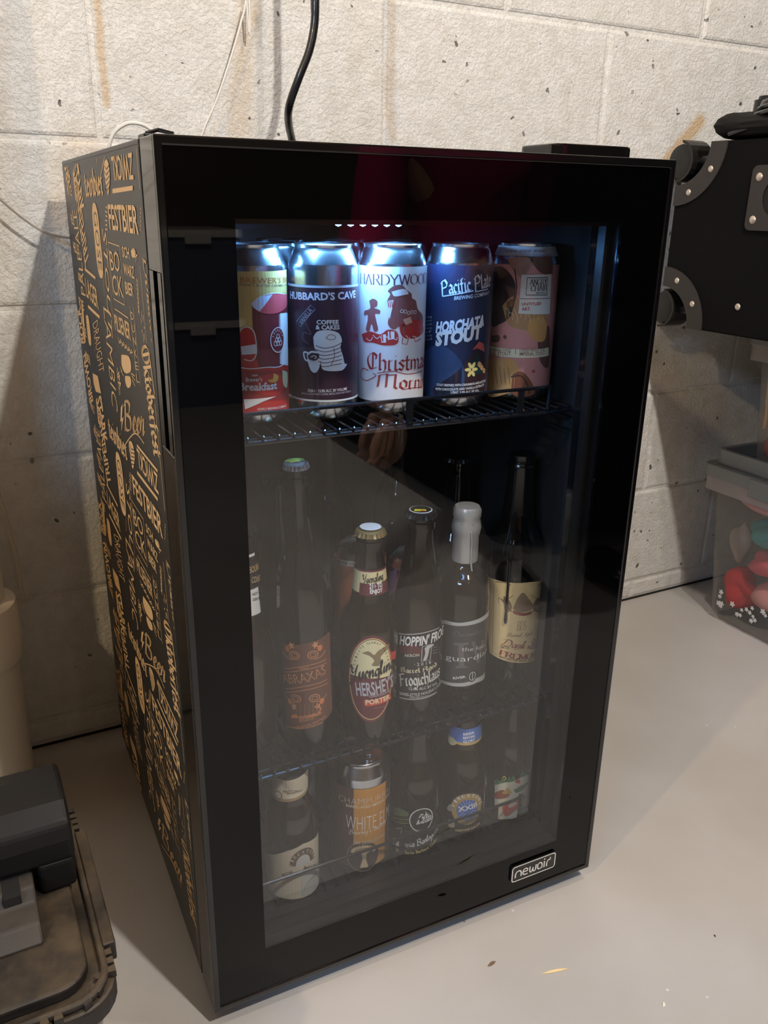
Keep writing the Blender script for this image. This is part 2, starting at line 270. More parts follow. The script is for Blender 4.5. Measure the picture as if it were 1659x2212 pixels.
SE = {  # roman capitals
 'A': '.85|.08,0 .42,1 .76,0;.22,.36 .62,.36', 'C': '.8|~.72,.78 .45,1 .1,.72 .1,.28 .45,0 .74,.2', 'D': '.85|.12,0 .12,1;~.12,1 .5,.97 .76,.7 .76,.3 .5,.03 .12,0', 'E': '.7|.12,0 .12,1 .6,1 .6,.85;.12,.52 .48,.52;.12,0 .62,0 .62,.15', 'F': '.65|.12,0 .12,1 .6,1 .6,.85;.12,.52 .48,.52', 'G': '.85|~.72,.8 .45,1 .1,.72 .1,.28 .45,0 .72,.1;.72,.1 .72,.42 .55,.42', 'H': '.88|.12,0 .12,1;.74,0 .74,1;.12,.52 .74,.52', 'I': '.32|.16,0 .16,1', 'M': '1.0|.12,0 .12,1 .5,.1 .88,1 .88,0', 'N': '.88|.12,0 .12,1 .74,0 .74,1', 'O': '.88|~.44,1 .1,.76 .1,.24 .44,0 .78,.24 .78,.76 .44,1',
 'R': '.8|.12,0 .12,1;~.12,1 .5,1 .64,.75 .5,.52 .12,.52;.4,.52 .75,0', 'S': '.62|~.5,.85 .3,1 .1,.78 .3,.52 .5,.28 .3,0 .08,.15', 'T': '.75|.38,0 .38,1;.06,.85 .06,1 .7,1 .7,.85', 'W': '1.1|.06,1 .3,0 .55,.95 .8,0 1.04,1', 'Y': '.8|.06,1 .4,.48 .74,1;.4,.48 .4,0', 'B': '.75|.12,0 .12,1;~.12,1 .5,1 .56,.75 .12,.54 .55,.5 .64,.25 .5,0 .12,0', 'L': '.65|.12,1 .12,0 .6,0 .6,.15', 'K': '.8|.12,0 .12,1;.7,1 .14,.5 .74,0', 'Z': '.7|.1,1 .62,1 .08,0 .64,0', ' ': '.35|', 'X': '.8|.08,0 .7,1;.08,1 .7,0', 'V': '.8|.06,1 .4,0 .74,1', 'U': '.8|.12,1 .12,.2 .3,0 .55,0 .7,.2 .7,1', 'P': '.72|.12,0 .12,1;~.12,1 .5,1 .62,.75 .5,.5 .12,.5'}
def skel(s, table, nib, thick, shear=0, serif=False):
    """returns unit-width text as convex quads"""
    k = ('sk', s, id(table), nib, thick, shear, serif)
    if k in _tc: return _tc[k]
    vs, fs = [], []; x = 0; a = math.radians(nib); nx, ny = math.cos(a)*thick/2, math.sin(a)*thick/2; th = thick*.22
    def seg(p, q):
        d = Vector((q[0]-p[0], q[1]-p[1])); l = d.length
        if l < 1e-6: return
        d /= l; pr = Vector((-d.y, d.x)); n = Vector((nx, ny)); wdt = max(abs(n.dot(pr)), th/2); e = d*wdt*.35
        o = len(vs); P0 = Vector(p); Q0 = Vector(q)
        off = n if abs(n.dot(pr)) > th/2 else pr*th/2
        for v in (P0-off-e, P0+off-e, Q0+off+e, Q0-off+e): vs.append((v.x, v.y))
        fs.append([o, o+1, o+2, o+3])
    for ch in s:
        wd, st = table.get(ch, '.4|').split('|')
        for q in [t for t in st.split(';') if t]:
            sm = q[0] == '~'; pts = [tuple(float(c) for c in t.split(',')) for t in q.lstrip('~').split()]
            if sm: pts = catmull(pts, 5)
            pts = [(px+x, py) for px, py in pts]
            for i in range(len(pts)-1): seg(pts[i], pts[i+1])
            if serif and not sm:
                for e in (pts[0], pts[-1]):
                    if e[1] in (0., 1.): seg((e[0]-.10, e[1]), (e[0]+.10, e[1]))
        x += float(wd)
    vs = [((vx+shear*vy)/x, vy) for vx, vy in vs]
    _tc[k] = (vs, fs); return _tc[k]

class Flat:  # x = const plane of the fridge side or y = const plane of the door, in fridge coordinates
    curved = False
    def __init__(s, axis, val): s.axis, s.val = axis, val
    def uv(s, q):
        c, d = ray(q); t = (s.val-c[s.axis])/d[s.axis]; h = c+d*t; return (-h.y, h.z) if s.axis == 0 else (h.x, h.z)
    def out(s, u, v, l):
        e = .0004+l*.00015; return (s.val-e, -u, v) if s.axis == 0 else (u, s.val-e, v)
class Cyl:
    curved = True
    def __init__(s, cx, cy, z0, R, prof=None):
        s.c = Vector((cx, cy, 0)); s.z0 = z0; s.R = R; s.prof = prof; cc, _ = ray((829, 1106)); s.a0 = math.atan2(cc.y-cy, cc.x-cx)
    def uv(s, q):
        o, d = ray(q); ox, oy = o.x-s.c.x, o.y-s.c.y; a = d.x*d.x+d.y*d.y; b = ox*d.x+oy*d.y; c = ox*ox+oy*oy-s.R**2; disc = b*b-a*c
        t = (-b-math.sqrt(disc))/a if disc > 0 else -b/a
        x, y = ox+d.x*t, oy+d.y*t; th = math.atan2(y, x)-s.a0; th = (th+PI) % (2*PI)-PI
        return (th*s.R, o.z+d.z*t-s.z0)
    def out(s, u, v, l):
        a = s.a0+u/s.R; r = (s.prof(v) if s.prof else s.R)+.0003+l*.00014; return (r*math.cos(a), r*math.sin(a), v)
def prof_fn(pf):
    def f(z):
        for (r0, z0), (r1, z1) in zip(pf, pf[1:]):
            if z0 <= z <= z1 and z1 > z0: return r0+(r1-r0)*(z-z0)/(z1-z0)
        return pf[-1][0]
    return f
class Print:
    """flat print laid out on a surface; coordinates are taken on the surface itself"""
    def __init__(s, surf): s.S = surf; s.mb = MB(); s.l = 0; s.lim = None
    def put(s, vs, fs, m, l=None):
        l = s.l if l is None else l
        if not vs: print('EMPTY PRINT'); return
        if s.S.curved or s.lim:
            bm = bmesh.new(); bv = [bm.verts.new((x, y, 0)) for x, y in vs]
            for f in fs:
                try: bm.faces.new([bv[i] for i in f])
                except ValueError: pass
            if s.S.curved:
                bmesh.ops.triangulate(bm, faces=bm.faces[:]); xs = [v[0] for v in vs]; st = .0035; k = math.floor(min(xs)/st)+1
                while k*st < max(xs):
                    bmesh.ops.bisect_plane(bm, geom=bm.verts[:]+bm.edges[:]+bm.faces[:], plane_co=(k*st, 0, 0), plane_no=(1, 0, 0), dist=1e-7); k += 1
            if s.lim:
                for co, no in (((s.lim[0], 0, 0), (-1, 0, 0)), ((s.lim[1], 0, 0), (1, 0, 0)), ((0, s.lim[2], 0), (0, -1, 0)), ((0, s.lim[3], 0), (0, 1, 0))):
                    bmesh.ops.bisect_plane(bm, geom=bm.verts[:]+bm.edges[:]+bm.faces[:], plane_co=co, plane_no=no, dist=1e-7, clear_outer=True)
            bm.verts.index_update(); vs = [(v.co.x, v.co.y) for v in bm.verts]; fs = [[v.index for v in f.verts] for f in bm.faces]; bm.free()
        s.mb.add([s.S.out(x, y, l) for x, y in vs], fs, m)
    def poly(s, pts, m, px=True, smooth=False, l=None):
        if px: pts = [s.S.uv(p) for p in pts]
        if smooth: pts = catmull(list(pts)+[pts[0]], 5)[:-1]
        bm = bmesh.new(); f = bm.faces.new([bm.verts.new((x, y, 0)) for x, y in pts]); bmesh.ops.triangulate(bm, faces=[f]); bm.verts.index_update()
        s.put([(v.co.x, v.co.y) for v in bm.verts], [[v.index for v in g.verts] for g in bm.faces], m, l); bm.free()
    def line(s, pts, w, m, px=True, smooth=False, closed=False, l=None):   # w in metres
        if px: pts = [s.S.uv(p) for p in pts]
        if closed: pts = list(pts)+[pts[0]]
        if smooth: pts = catmull(pts, 5)
        vs, fs = [], []
        for i, p in enumerate(pts):
            a = Vector(pts[max(i-1, 0)]); b = Vector(pts[min(i+1, len(pts)-1)])
            if closed and i in (0, len(pts)-1): a = Vector(pts[-2]); b = Vector(pts[1])
            d = b-a; d = d.normalized() if d.length > 1e-9 else Vector((1, 0)); n = Vector((-d.y, d.x))*w/2
            vs += [(p[0]-n.x, p[1]-n.y), (p[0]+n.x, p[1]+n.y)]
            if i: o = 2*i; fs.append([o-2, o-1, o+1, o])
        s.put(vs, fs, m, l)
    def ell(s, c, rx, ry, m, px=True, n=28, rot=0, l=None, line=None):   # rx, ry in metres
        if px: c = s.S.uv(c)
        ca, sa = math.cos(rot), math.sin(rot); pts = []
        for i in range(n):
            a = 2*PI*i/n; x, y = rx*math.cos(a), ry*math.sin(a); pts.append((c[0]+x*ca-y*sa, c[1]+x*sa+y*ca))
        if line: s.line(pts, line, m, px=False, closed=True, l=l)
        else: s.poly(pts, m, px=False, l=l)
    def band(s, v0, v1, u0, u1, m, l=None): s.put([(u0, v0), (u1, v0), (u1, v1), (u0, v1)], [[0, 1, 2, 3]], m, l)
    def text(s, t, p0, p1, hp, m, frac=1, bold=.01, kind=None, shear=0, px=True, bend=0, l=None, thick=.16, flip=False):
        """baseline p0..p1, hp = point above p0 giving the cap height (px True: all read off the surface)"""
        if px: p0, p1, hp = s.S.uv(p0), s.S.uv(p1), s.S.uv(hp)
        p0, p1, hp = Vector(p0), Vector(p1), Vector(hp); ex = (p1-p0)/frac; ey = Vector((-ex.y, ex.x)).normalized()*abs((hp-p0).dot(Vector((-ex.y, ex.x)).normalized()))
        if kind == 'bl': vs, fs = skel(t, BL, 42, thick, shear)
        elif kind == 'cu': vs, fs = skel(t, CUV, 35, thick*.6, shear or .2)
        elif kind == 'se': vs, fs = skel(t, SE, 8, thick, shear, True)
        else: vs, fs = glyphs(t, bold)
        o = []
        for x, y in vs:
            b = bend*(1-(2*x-1)**2); v = p0+ex*(x+(shear*y*ey.length/ex.length if not kind else 0))+ey*(y+b); o.append((v.x, v.y))
        s.put(o, fs, m, l)
    def build(s, name, parent): return s.mb.build(name, parent, 'print')

# ================================================================== the room
fl = MB(); fl.box((-3.2, -4.6, -.06), (4.2, .16, 0), M_floor); tag(fl.build('floor'), kind='structure')
ce = MB(); ce.box((-3.2, -4.6, 2.42), (4.2, .16, 2.5), mat('dark_subfloor', (96, 74, 50), .9)); ceo = tag(ce.build('ceiling'), kind='structure')
M_joist = mat('joist_timber', (140, 104, 66), .8)
jm = MB(); jm.box((-.02, -4.5, 2.22), (.02, .1, 2.42), M_joist); j0 = jm.build('joist', ceo)
for i in range(1, 17):
    j = j0.copy(); C.objects.link(j); j.location.x = -3+i*.42 if i != 7 else -3
j0.location.x = -2.58
BZ, BLN, X0, Z0 = .2032, .4064, .1619, .0442
wb = MB(); wb.box((-3.2, .0026, .004), (4.2, .16, 2.42), M_wall); wall = tag(wb.build('wall_back'), kind='structure')
wg = MB(); wg.box((-3.2, .0005, 0), (4.2, .0025, .0038), M_crack); wg.build('floor_gap', wall)
def block(nm, w_, h_):
    b = MB(); g = .0025; c = .0055; x = w_/2-g; z = h_/2-g
    fr = [(-x+c, 0, -z+c), (x-c, 0, -z+c), (x-c, 0, z-c), (-x+c, 0, z-c)]; bk = [(-x, .0034, -z), (x, .0034, -z), (x, .0034, z), (-x, .0034, z)]
    md = [(-x+c*.35, .0012, -z+c*.35), (x-c*.35, .0012, -z+c*.35), (x-c*.35, .0012, z-c*.35), (-x+c*.35, .0012, z-c*.35)]
    b.add(fr+md+bk, [(0, 1, 2, 3)]+[(i, 4+i, 4+(i+1) % 4, (i+1) % 4) for i in range(4)]+[(4+i, 8+i, 8+(i+1) % 4, 4+(i+1) % 4) for i in range(4)], M_wall)
    return b.build(nm, wall)
full = block('block', BLN, BZ); low = block('block', BLN, Z0-.004)
first = True
for k in range(-1, 11):
    zc = Z0+(k+.5)*BZ if k >= 0 else (Z0+.004)/2
    off = X0+(0 if k % 2 == 0 else BLN/2)
    for n in range(-7, 9):
        xc = off+(n+.5)*BLN
        src = full if k >= 0 else low
        if src.location.length == 0: o = src
        else: o = src.copy(); C.objects.link(o)
        o.location = (xc+random.uniform(-.0008, .0008), random.uniform(-.0007, .0004), zc)
for nm, a, b in (('wall_front', (-3.2, -4.7, 0), (4.2, -4.6, 2.42)), ('wall_left', (-3.3, -4.6, 0), (-3.2, .16, 2.42)), ('wall_right', (4.2, -4.6, 0), (4.3, .16, 2.42))):
    q = MB(); q.box(a, b, mat(nm+'_paint', (104, 88, 70), .85)); tag(q.build(nm), kind='structure')

# bare bulbs hanging from the joists (out of the frame)
M_bulb = bpy.data.materials.new('bulb_glow'); M_bulb.use_nodes = True; P(M_bulb).inputs['Emission Color'].default_value = (1, .8, .55, 1); P(M_bulb).inputs['Emission Strength'].default_value = 12
spots = ['nearest the drinks fridge', 'to the left of the pipes', 'over the seated person', 'at the far end of the room']
for i, b in enumerate(BULBS):
    x, y, z = b[0]; t = thing('ceiling_bulb', 'bare warm bulb in a white ceiling socket '+spots[i], 'light bulb', (x, y, z+.10), 0, 'bare bulbs under the joists')
    s_ = MB(); s_.lathe([(0, .16), (.055, .16), (.055, .14), (.03, .11), (.022, .0), (0, .0)], M_white, 24); s_.build('socket', t, True)
    g_ = MB(); g_.lathe([(.012, 0), (.014, -.015), (.027, -.04), (.03, -.052), (.026, -.064), (0, -.066)], M_bulb, 24); gb = g_.build('glass_bulb', t, True); gb.visible_shadow = True
    bpy.data.objects['bulb_light' + ('' if i == 0 else '.%03d' % i)].location = (x, y, z-.01)

# ================================================================== the fridge
fr = thing('beverage_fridge', 'black glass-door beverage fridge with tan lettering on its side', 'fridge', FO, FA)
c_ = MB(); c_.box((0, T+.004, CB), (.003, D, H-.004), M_side, .001); side = c_.build('side_panel', fr)
c_ = MB(); c_.box((W-.003, T+.004, CB), (W, D, H-.004), M_side, .001); c_.build('side_panel', fr)
c_ = MB(); c_.box((.0, T+.004, H-.0045), (W, D, H), M_satin, .0015); c_.build('top_panel', fr)
c_ = MB(); c_.box((.003, D-.006, CB), (W-.003, D-.001, H-.0045), M_satin); c_.build('back_panel', fr)
c_ = MB()
IX0, IX1, IY1, IZ0, IZ1 = .034, W-.0062, .468, .0285, .787
c_.box((.0032, T+.004, CB+.001), (IX0, D-.0065, H-.005), M_liner); c_.box((IX1, T+.004, CB+.001), (W-.0032, D-.0065, H-.005), M_liner)
c_.box((IX0, IY1, IZ0), (IX1, D-.0065, IZ1), M_liner); c_.box((IX0, T+.004, IZ1), (IX1, D-.0065, H-.005), M_liner); c_.box((IX0, T+.004, CB+.001), (IX1, D-.0065, IZ0), M_liner)
for z in (.235, .25, .60, .615): # moulded shelf runners
    for x0, x1 in ((IX0, IX0+.006), (IX1-.006, IX1)): c_.box((x0, .075, z-.045), (x1, .45, z-.037), M_liner)
c_.build('inner_liner', fr)
M_rub = mat('grey_door_seal', (150, 146, 136), .25, coat=.5)
c_ = MB()
for i, (y, z, r) in enumerate(((.0545, .034, .0022), (.0555, .041, .0026), (.062, .036, .002), (.0685, .034, .0024), (.074, .032, .0018), (.054, .049, .0014))): c_.tube([(IX0, y, z), (IX1, y, z)], r, M_rub, 8)
c_.build('door_sill', fr)
M_foot = M_satin
for x in (.04, W-.04):
    for y in (.08, .47):
        c_ = MB(); c_.lathe([(0, 0), (.016, 0), (.016, .006), (.01, .008), (.01, CB), (0, CB)], M_foot, 18, (x, y, 0)); c_.build('foot', fr, True)
# LED housing
c_ = MB(); c_.box((.14, .11, .7725), (.30, .15, .787), M_liner, .002); hs = c_.build('light_housing', fr)
c_ = MB(); c_.box((.176, .109, .7695), (.252, .147, .7725), M_led); [c_.lathe([(0, -.0022), (.0028, -.001), (.0032, .0008)], M_led2, 10, (.184+i*.0122, .112, .7693)) for i in range(6)]; c_.build('light_strip', hs)
area('fridge_led', fw(.215, .13, .766), 2.1, (.16, .46, 1), .15, .03, (0, 0, FA))

# door
WX0, WX1, WZ0, WZ1 = .055, .416, .080, .775
c_ = MB(); y0, y1 = .0048, T
dz0 = .02
c_.box((.012, y0, dz0), (WX0-.003, y1, H), M_satin)                                  # left stile core
c_.box((0, y0, dz0), (.012, y1, .600), M_black, .0012); c_.box((0, y0, .737), (.012, y1, H), M_black, .0012)
c_.box((0, .034, .6), (.012, y1, .737), M_black); c_.box((0, .008, .6), (.012, .019, .737), M_black)
c_.box((WX1+.003, y0, dz0), (W, y1, H), M_black, .0012)
c_.box((WX0-.003, y0, dz0), (WX1+.003, y1, WZ0-.003), M_satin); c_.box((WX0-.003, y0, WZ1+.003), (WX1+.003, y1, H), M_satin)
door = c_.build('door', fr)
c_ = MB(); o_ = [(0, dz0), (W, dz0), (W, H), (0, H)]; i_ = [(.006, dz0+.007), (W-.006, dz0+.007), (W-.006, H-.007), (.006, H-.007)]
c_.ring(o_, i_, 0, .0052, M_black, 1); bz = c_.build('door_bezel', door)
bv = bz.modifiers.new('b', 'BEVEL'); bv.width = .0012; bv.segments = 3; bv.limit_method = 'ANGLE'
c_ = MB(); o_ = [(.006, dz0+.007), (W-.006, dz0+.007), (W-.006, H-.007), (.006, H-.007)]; i_ = [(WX0, WZ0), (WX1, WZ0), (WX1, WZ1), (WX0, WZ1)]
c_.ring(o_, i_, .0013, .0047, M_bglass, 1); c_.build('glass_border', door)
c_ = MB(); c_.add([(WX0, .0014, WZ0), (WX1, .0014, WZ0), (WX1, .0014, WZ1), (WX0, .0014, WZ1)], [(0, 1, 2, 3)], M_glass); c_.build('glass_pane', door)
c_ = MB(); c_.add([(WX0-.003, .03, WZ0-.003), (WX1+.003, .03, WZ0-.003), (WX1+.003, .03, WZ1+.003), (WX0-.003, .03, WZ1+.003)], [(0, 1, 2, 3)], M_glass); c_.build('glass_pane', door)
M_sp = mat('pane_spacer', (70, 72, 74), .3, .6)
c_ = MB(); i_ = [(WX0+.004, WZ0+.004), (WX1-.004, WZ0+.004), (WX1-.004, WZ1-.004), (WX0+.004, WZ1-.004)]; o_ = [(WX0-.0028, WZ0-.0028), (WX1+.0028, WZ0-.0028), (WX1+.0028, WZ1+.0028), (WX0-.0028, WZ1+.0028)]
c_.ring(o_, i_, .018, .0285, M_satin, 1); c_.build('pane_spacer', door)
c_ = MB(); c_.ring([(.012, .03), (W-.012, .03), (W-.012, H-.012), (.012, H-.012)], [(.03, .05), (W-.03, .05), (W-.03, H-.04), (.03, H-.04)], T, T+.0038, M_rub, 1); c_.build('door_seal', door)
for x0, x1, nm in ((.352, .471, 'hinge_cover'),):
    c_ = MB(); ol = rrect(x0+.022, .052, x1-.004, .115, .012); c_.prism(ol, H, H+.013, M_black); hc = c_.build(nm, fr)
    b_ = hc.modifiers.new('b', 'BEVEL'); b_.width = .002; b_.segments = 3
c_ = MB(); c_.box((.004, .050, H), (.028, .072, H+.0035), M_satin, .001); c_.tube([(.008, .06, H+.004), (.018, .066, H+.007), (.028, .06, H+.0045)], .0015, M_satin, 6); c_.build('corner_bracket', fr)
# badge
DF = Flat(1, .0005)
pr = Print(DF); M_bw = K(228, 224, 216, rough=.35)
b0, b1, b2, b3 = [DF.uv(q) for q in ((1106, 1908), (1200, 1852), (1200, 1814), (1104, 1872))]
bx0, bx1, bz0, bz1 = .3535, .4145, .0445, .0665
badge = MB(); badge.prism(rrect(bx0-.0015, bz0-.001, bx1+.0015, bz1+.001, .004), -.0012, .0013, M_black, 1); bo = badge.build('badge', door)
DF.val = -.0012
pr = Print(DF); pr.line(rrect(bx0, bz0+.0005, bx1, bz1-.0005, .0035), .0013, M_bw, px=False, closed=True)
# rounded one-line letters
def stk(pts, w_=.0017): pr.line([(bx0+.0045+x*.0525, bz0+.0055+y*.0095) for x, y in pts], w_, M_bw, px=False)
X = .0
stk([(0, 0), (0, .55), (.03, .85), (.09, .95), (.14, .8), (.155, .5), (.155, 0)]); 
stk([(.20, .5), (.33, .5), (.33, .75), (.27, .95), (.22, .85), (.195, .5), (.215, .12), (.27, 0), (.33, .05)])
stk([(.385, .95), (.39, .2), (.42, 0), (.45, .1), (.47, .7)]); stk([(.47, .7), (.48, .15), (.51, 0), (.545, .15), (.555, .95)])
stk([(.72, .05), (.72, .6), (.70, .9), (.65, .98), (.60, .8), (.60, .25), (.64, .02), (.70, .12), (.72, .4)])
stk([(.78, 0), (.78, .95)]); stk([(.775, 1.2), (.785, 1.35)], .0022); stk([(.85, 0), (.85, .6), (.88, .9), (.95, .97)]); stk([(.93, 1.1), (.945, 1.25)], .0014)
pr.build('badge_lettering', bo)

# printed side -----------------------------------------------------
SF = Flat(0, 0.0)
class SideFlat(Flat):
    dz = 0
    def out(s, u, v, l): x, y, z = Flat.out(s, u, v, l); return (x, y, z+s.dz)
S_ = SideFlat(0, 0.0); sp = Print(S_); G = M_gold; BKM = M_side
def side_pattern(dz):
    S_.dz = dz; sp.lim = (-.512, -.0555, .026-dz, .822-dz); T_ = sp.text; sp.l = 0
    T_('ZWICKL', (286, 331), (241, 340), (286, 388), G, bold=.015)
    sp.poly([(244, 408), (288, 401), (288, 411), (244, 418)], G); sp.poly([(242, 326), (286, 313), (286, 322), (242, 334)], G)
    sp.poly([(231, 343), (236, 356), (238, 385), (235, 422), (230, 400), (226, 372), (226, 352)], G, smooth=True)
    for i in range(5):
        sp.line([(226.5, 358+i*12), (231, 366+i*12), (237, 356+i*12)], .0011, BKM, l=1)
    T_('Steinbier', (182, 424), (225, 418), (181, 372), G, kind='bl', thick=.2)
    T_('B', (164, 430), (174, 428), (162, 384), G, bold=.04)
    T_('FESTBIER', (238, 494), (301, 505), (236, 442), G, bold=.02)
    for i in range(6): sp.line([(229-(i % 2), 446+i*10), (233, 450+i*9)], .0012, G)
    for i in range(6): sp.line([(304.5, 450+i*9), (306, 452+i*9)], .0012, G)
    sp.line([(234, 523), (259, 532), (270, 659), (246, 645)], .0012, G, closed=True)
    T_('BO', (241, 584), (261, 588), (239, 541), G, bold=.0); T_('CK', (246, 636), (268, 643), (244, 593), G, bold=.0)
    T_('SCH', (266, 555), (281, 559), (265, 532), G, bold=.015); T_('WARZ', (269, 592), (292, 602), (268, 568), G, bold=.015); T_('BIER', (273, 634), (290, 641), (272, 608), G, bold=.015)
    sp.poly([(284, 541), (290, 536), (294, 545), (291, 556), (286, 554)], G, smooth=True); sp.line([(288, 538), (296, 552), (294, 566)], .0011, G); sp.line([(292, 556), (298, 551)], .0012, G)
    for i in range(8): sp.ell((297+i*.5, 606+i*9.5), .0022, .0013, G, rot=.6 if i % 2 else -.6, n=10)
    sp.line([(300, 600), (302, 682)], .0009, G)
    T_('Berliner', (309, 556), (329, 742), (325, 556), G, kind='cu', thick=.26)
    for i, c in enumerate('DUNKEL'): T_(c, (284.5+i*2.4, 690+i*27), (290.5+i*2.4, 692+i*27), (284.5+i*2.4, 673+i*27), G, bold=.0)
    sp.line([(281, 662), (298, 828)], .0008, G); sp.line([(289, 663), (305, 833)], .0008, G)
    T_('PILSENER', (250, 712), (284, 735), (249, 679), G, bold=.015); sp.line([(249, 667), (278, 687)], .0011, G)
    for i in range(5): sp.line([(256+i*6, 729+i*5.5), (260+i*6, 741+i*5.5), (264+i*6, 738+i*5.5)], .0011, G); sp.line([(258+i*6, 741+i*5.5), (262+i*6, 733+i*5.5)], .0011, G)
    sp.poly([(263, 766), (280, 771), (284, 800), (272, 806), (264, 790)], G, smooth=True); sp.poly([(271, 812), (282, 814), (284, 832), (277, 838), (272, 826)], G, smooth=True)
    for a in ((262, 800, 268, 812), (284, 806, 292, 812), (286, 820, 293, 834), (286, 812, 293, 822), (260, 792, 265, 803)): sp.line([a[:2], a[2:]], .0011, G)
    u, v = S_.uv((257, 824)); sp.ell((u, v), .0042, .0135, G, px=False, line=.0011); T_('IPA', (254, 808), (259, 842), (259, 808), G, bold=.03)
    T_('Beer', (270, 928), (314, 942), (270, 866), G, kind='cu', thick=.26)
    sp.line([(270, 962), (292, 936), (312, 958)], .0014, G, smooth=True); sp.poly([(262, 880), (266, 872), (264, 905), (268, 900), (263, 932), (264, 908), (261, 912)], G)
    T_('Oktoberfest', (306, 748), (334, 984), (322, 748), G, kind='bl', thick=.2)
    T_('LAMBIC', (224, 662), (243, 874), (236, 662), G, bold=-.01); T_('STOUT', (222, 492), (236, 716), (230, 492), G, bold=.0)
    sp.line([(219, 486), (226, 640)], .0007, G); sp.line([(232, 486), (246, 716)], .0007, G)
    T_('LAGER', (188, 640), (214, 668), (185, 600), G, bold=.015); sp.poly([(184, 578), (207, 598), (207, 604), (184, 584)], G); sp.poly([(191, 658), (216, 682), (216, 689), (191, 665)], G)
    T_('PALE ALE', (186, 640), (166, 452), (177, 640), G, bold=.0); T_('TRIPEL', (193, 562), (177, 450), (183, 562), G, bold=.02)
    g0, g1 = S_.uv((205, 438)), S_.uv((219, 601)); gx = (g0[0]+g1[0])/2
    sp.poly(rrect(gx-.0205, g1[1], gx+.0185, g0[1], .017, 7), G, px=False)
    T_('GOSE', (gx-.012, g0[1]-.008), (gx-.012, g1[1]+.008), (gx+.012, g0[1]-.008), BKM, px=False, bold=-.01, l=1)
    T_('DRAUGHT', (201, 700), (215, 806), (213, 700), G, bold=-.01)
    for i in range(9): a = i*.7; u, v = S_.uv((208, 752)); sp.line([(u+.009*math.cos(a), v+.009*math.sin(a)), (u+.014*math.cos(a), v+.014*math.sin(a))], .0008, G, px=False)
    sp.poly([(201, 806), (212, 812), (219, 850), (208, 846), (203, 828)], G); sp.poly([(176, 655), (180, 657), (186, 740), (182, 738)], G)
    T_('BROWN', (202, 866), (187, 760), (194, 866), G, bold=.03); T_('BOCK', (184, 742), (174, 660), (176, 742), G, bold=.03)
    sp.poly([(186, 682), (192, 686), (198, 742), (192, 738)], G, smooth=True)
    T_('STARK', (208, 862), (222, 960), (220, 862), G, bold=.03)
    T_('ALTBIER', (341, 893), (358, 1102), (350, 893), G, bold=-.01) if dz > -.6 else None
    sp.line([(336, 872), (357, 1104)], .0009, G); sp.line([(324, 768), (335, 852)], .0022, G); sp.line([(303, 575), (318, 742)], .0007, G)
    for i in range(7): a = i*.9; u, v = S_.uv((310, 706)); sp.line([(u+.004*math.cos(a), v+.006*math.sin(a)), (u+.008*math.cos(a), v+.013*math.sin(a))], .0011, G, px=False)
    for i in range(7): T_(random.choice(['ALE', 'HELLES', 'BIER', 'RYE', 'MALT']), (-.49+random.uniform(0, .02), .60+i*.032), (-.455+random.uniform(0, .02), .598+i*.032), (-.49, .611+i*.032), G, px=False, bold=.02)
for dz in (.255, 0, -.255, -.51): side_pattern(dz)
sp.build('side_lettering', side)

# wire shelves -----------------------------------------------------
SX0, SX1 = .043, .456
def wire_shelf(z, yf, guard):
    m = MB()
    m.tube([(SX0, yf, z-.0045), (SX1, yf, z-.0045)], .0021, M_wire); m.tube([(SX0, .455, z-.0045), (SX1, .455, z-.0045)], .0021, M_wire)
    m.tube([(SX0, yf+.012, z-.0045), (SX1, yf+.012, z-.0045)], .0016, M_wire); m.tube([(SX0, .26, z-.0045), (SX1, .26, z-.0045)], .0021, M_wire)
    for x in (SX0, SX1): m.tube([(x, yf, z-.0045), (x, .455, z-.0045)], .0021, M_wire)
    if guard:
        g = z+guard; m.tube([(SX0, yf+.05, z-.002), (SX0, yf+.03, g), (SX0, yf+.006, g)]+[(SX0+.006, yf+.001, g), (SX0+.016, yf, g), (SX1-.05, yf, g), (SX1-.038, yf+.002, g), (SX1-.034, yf+.006, g), (SX1-.034, yf+.007, z-.002)], .0019, M_wire)
        for x in (SX0+.025, (SX0+SX1)/2, SX1-.075): m.box((x-.0035, yf-.001, z-.006), (x+.0035, yf+.0015, g), M_wire)
    sh = m.build('shelf', fr, True)
    wr = MB(); wr.tube([(0, yf-.001, -.0005), (0, yf+.001, -.0016), (0, yf+.006, -.0016), (0, .452, -.0016)], .0014, M_wire, 6); wr.lathe([(0, .0024), (.0019, .0012), (.0019, -.0006), (0, -.002)], M_wire, 8, (0, yf-.001, 0))
    n = 27
    for i in range(n):
        o = wr.build('cross_wire', sh, True) if i == 0 else w0.copy()
        if i == 0: w0 = o
        else: C.objects.link(o)
        o.location = (SX0+(SX1-SX0)*(i+.7)/(n+.4), 0, z)
Z1, Z2, Z3 = .585, .220, .036
wire_shelf(Z1, .088, .023); wire_shelf(Z2, .088, 0); wire_shelf(Z3, .078, .049)

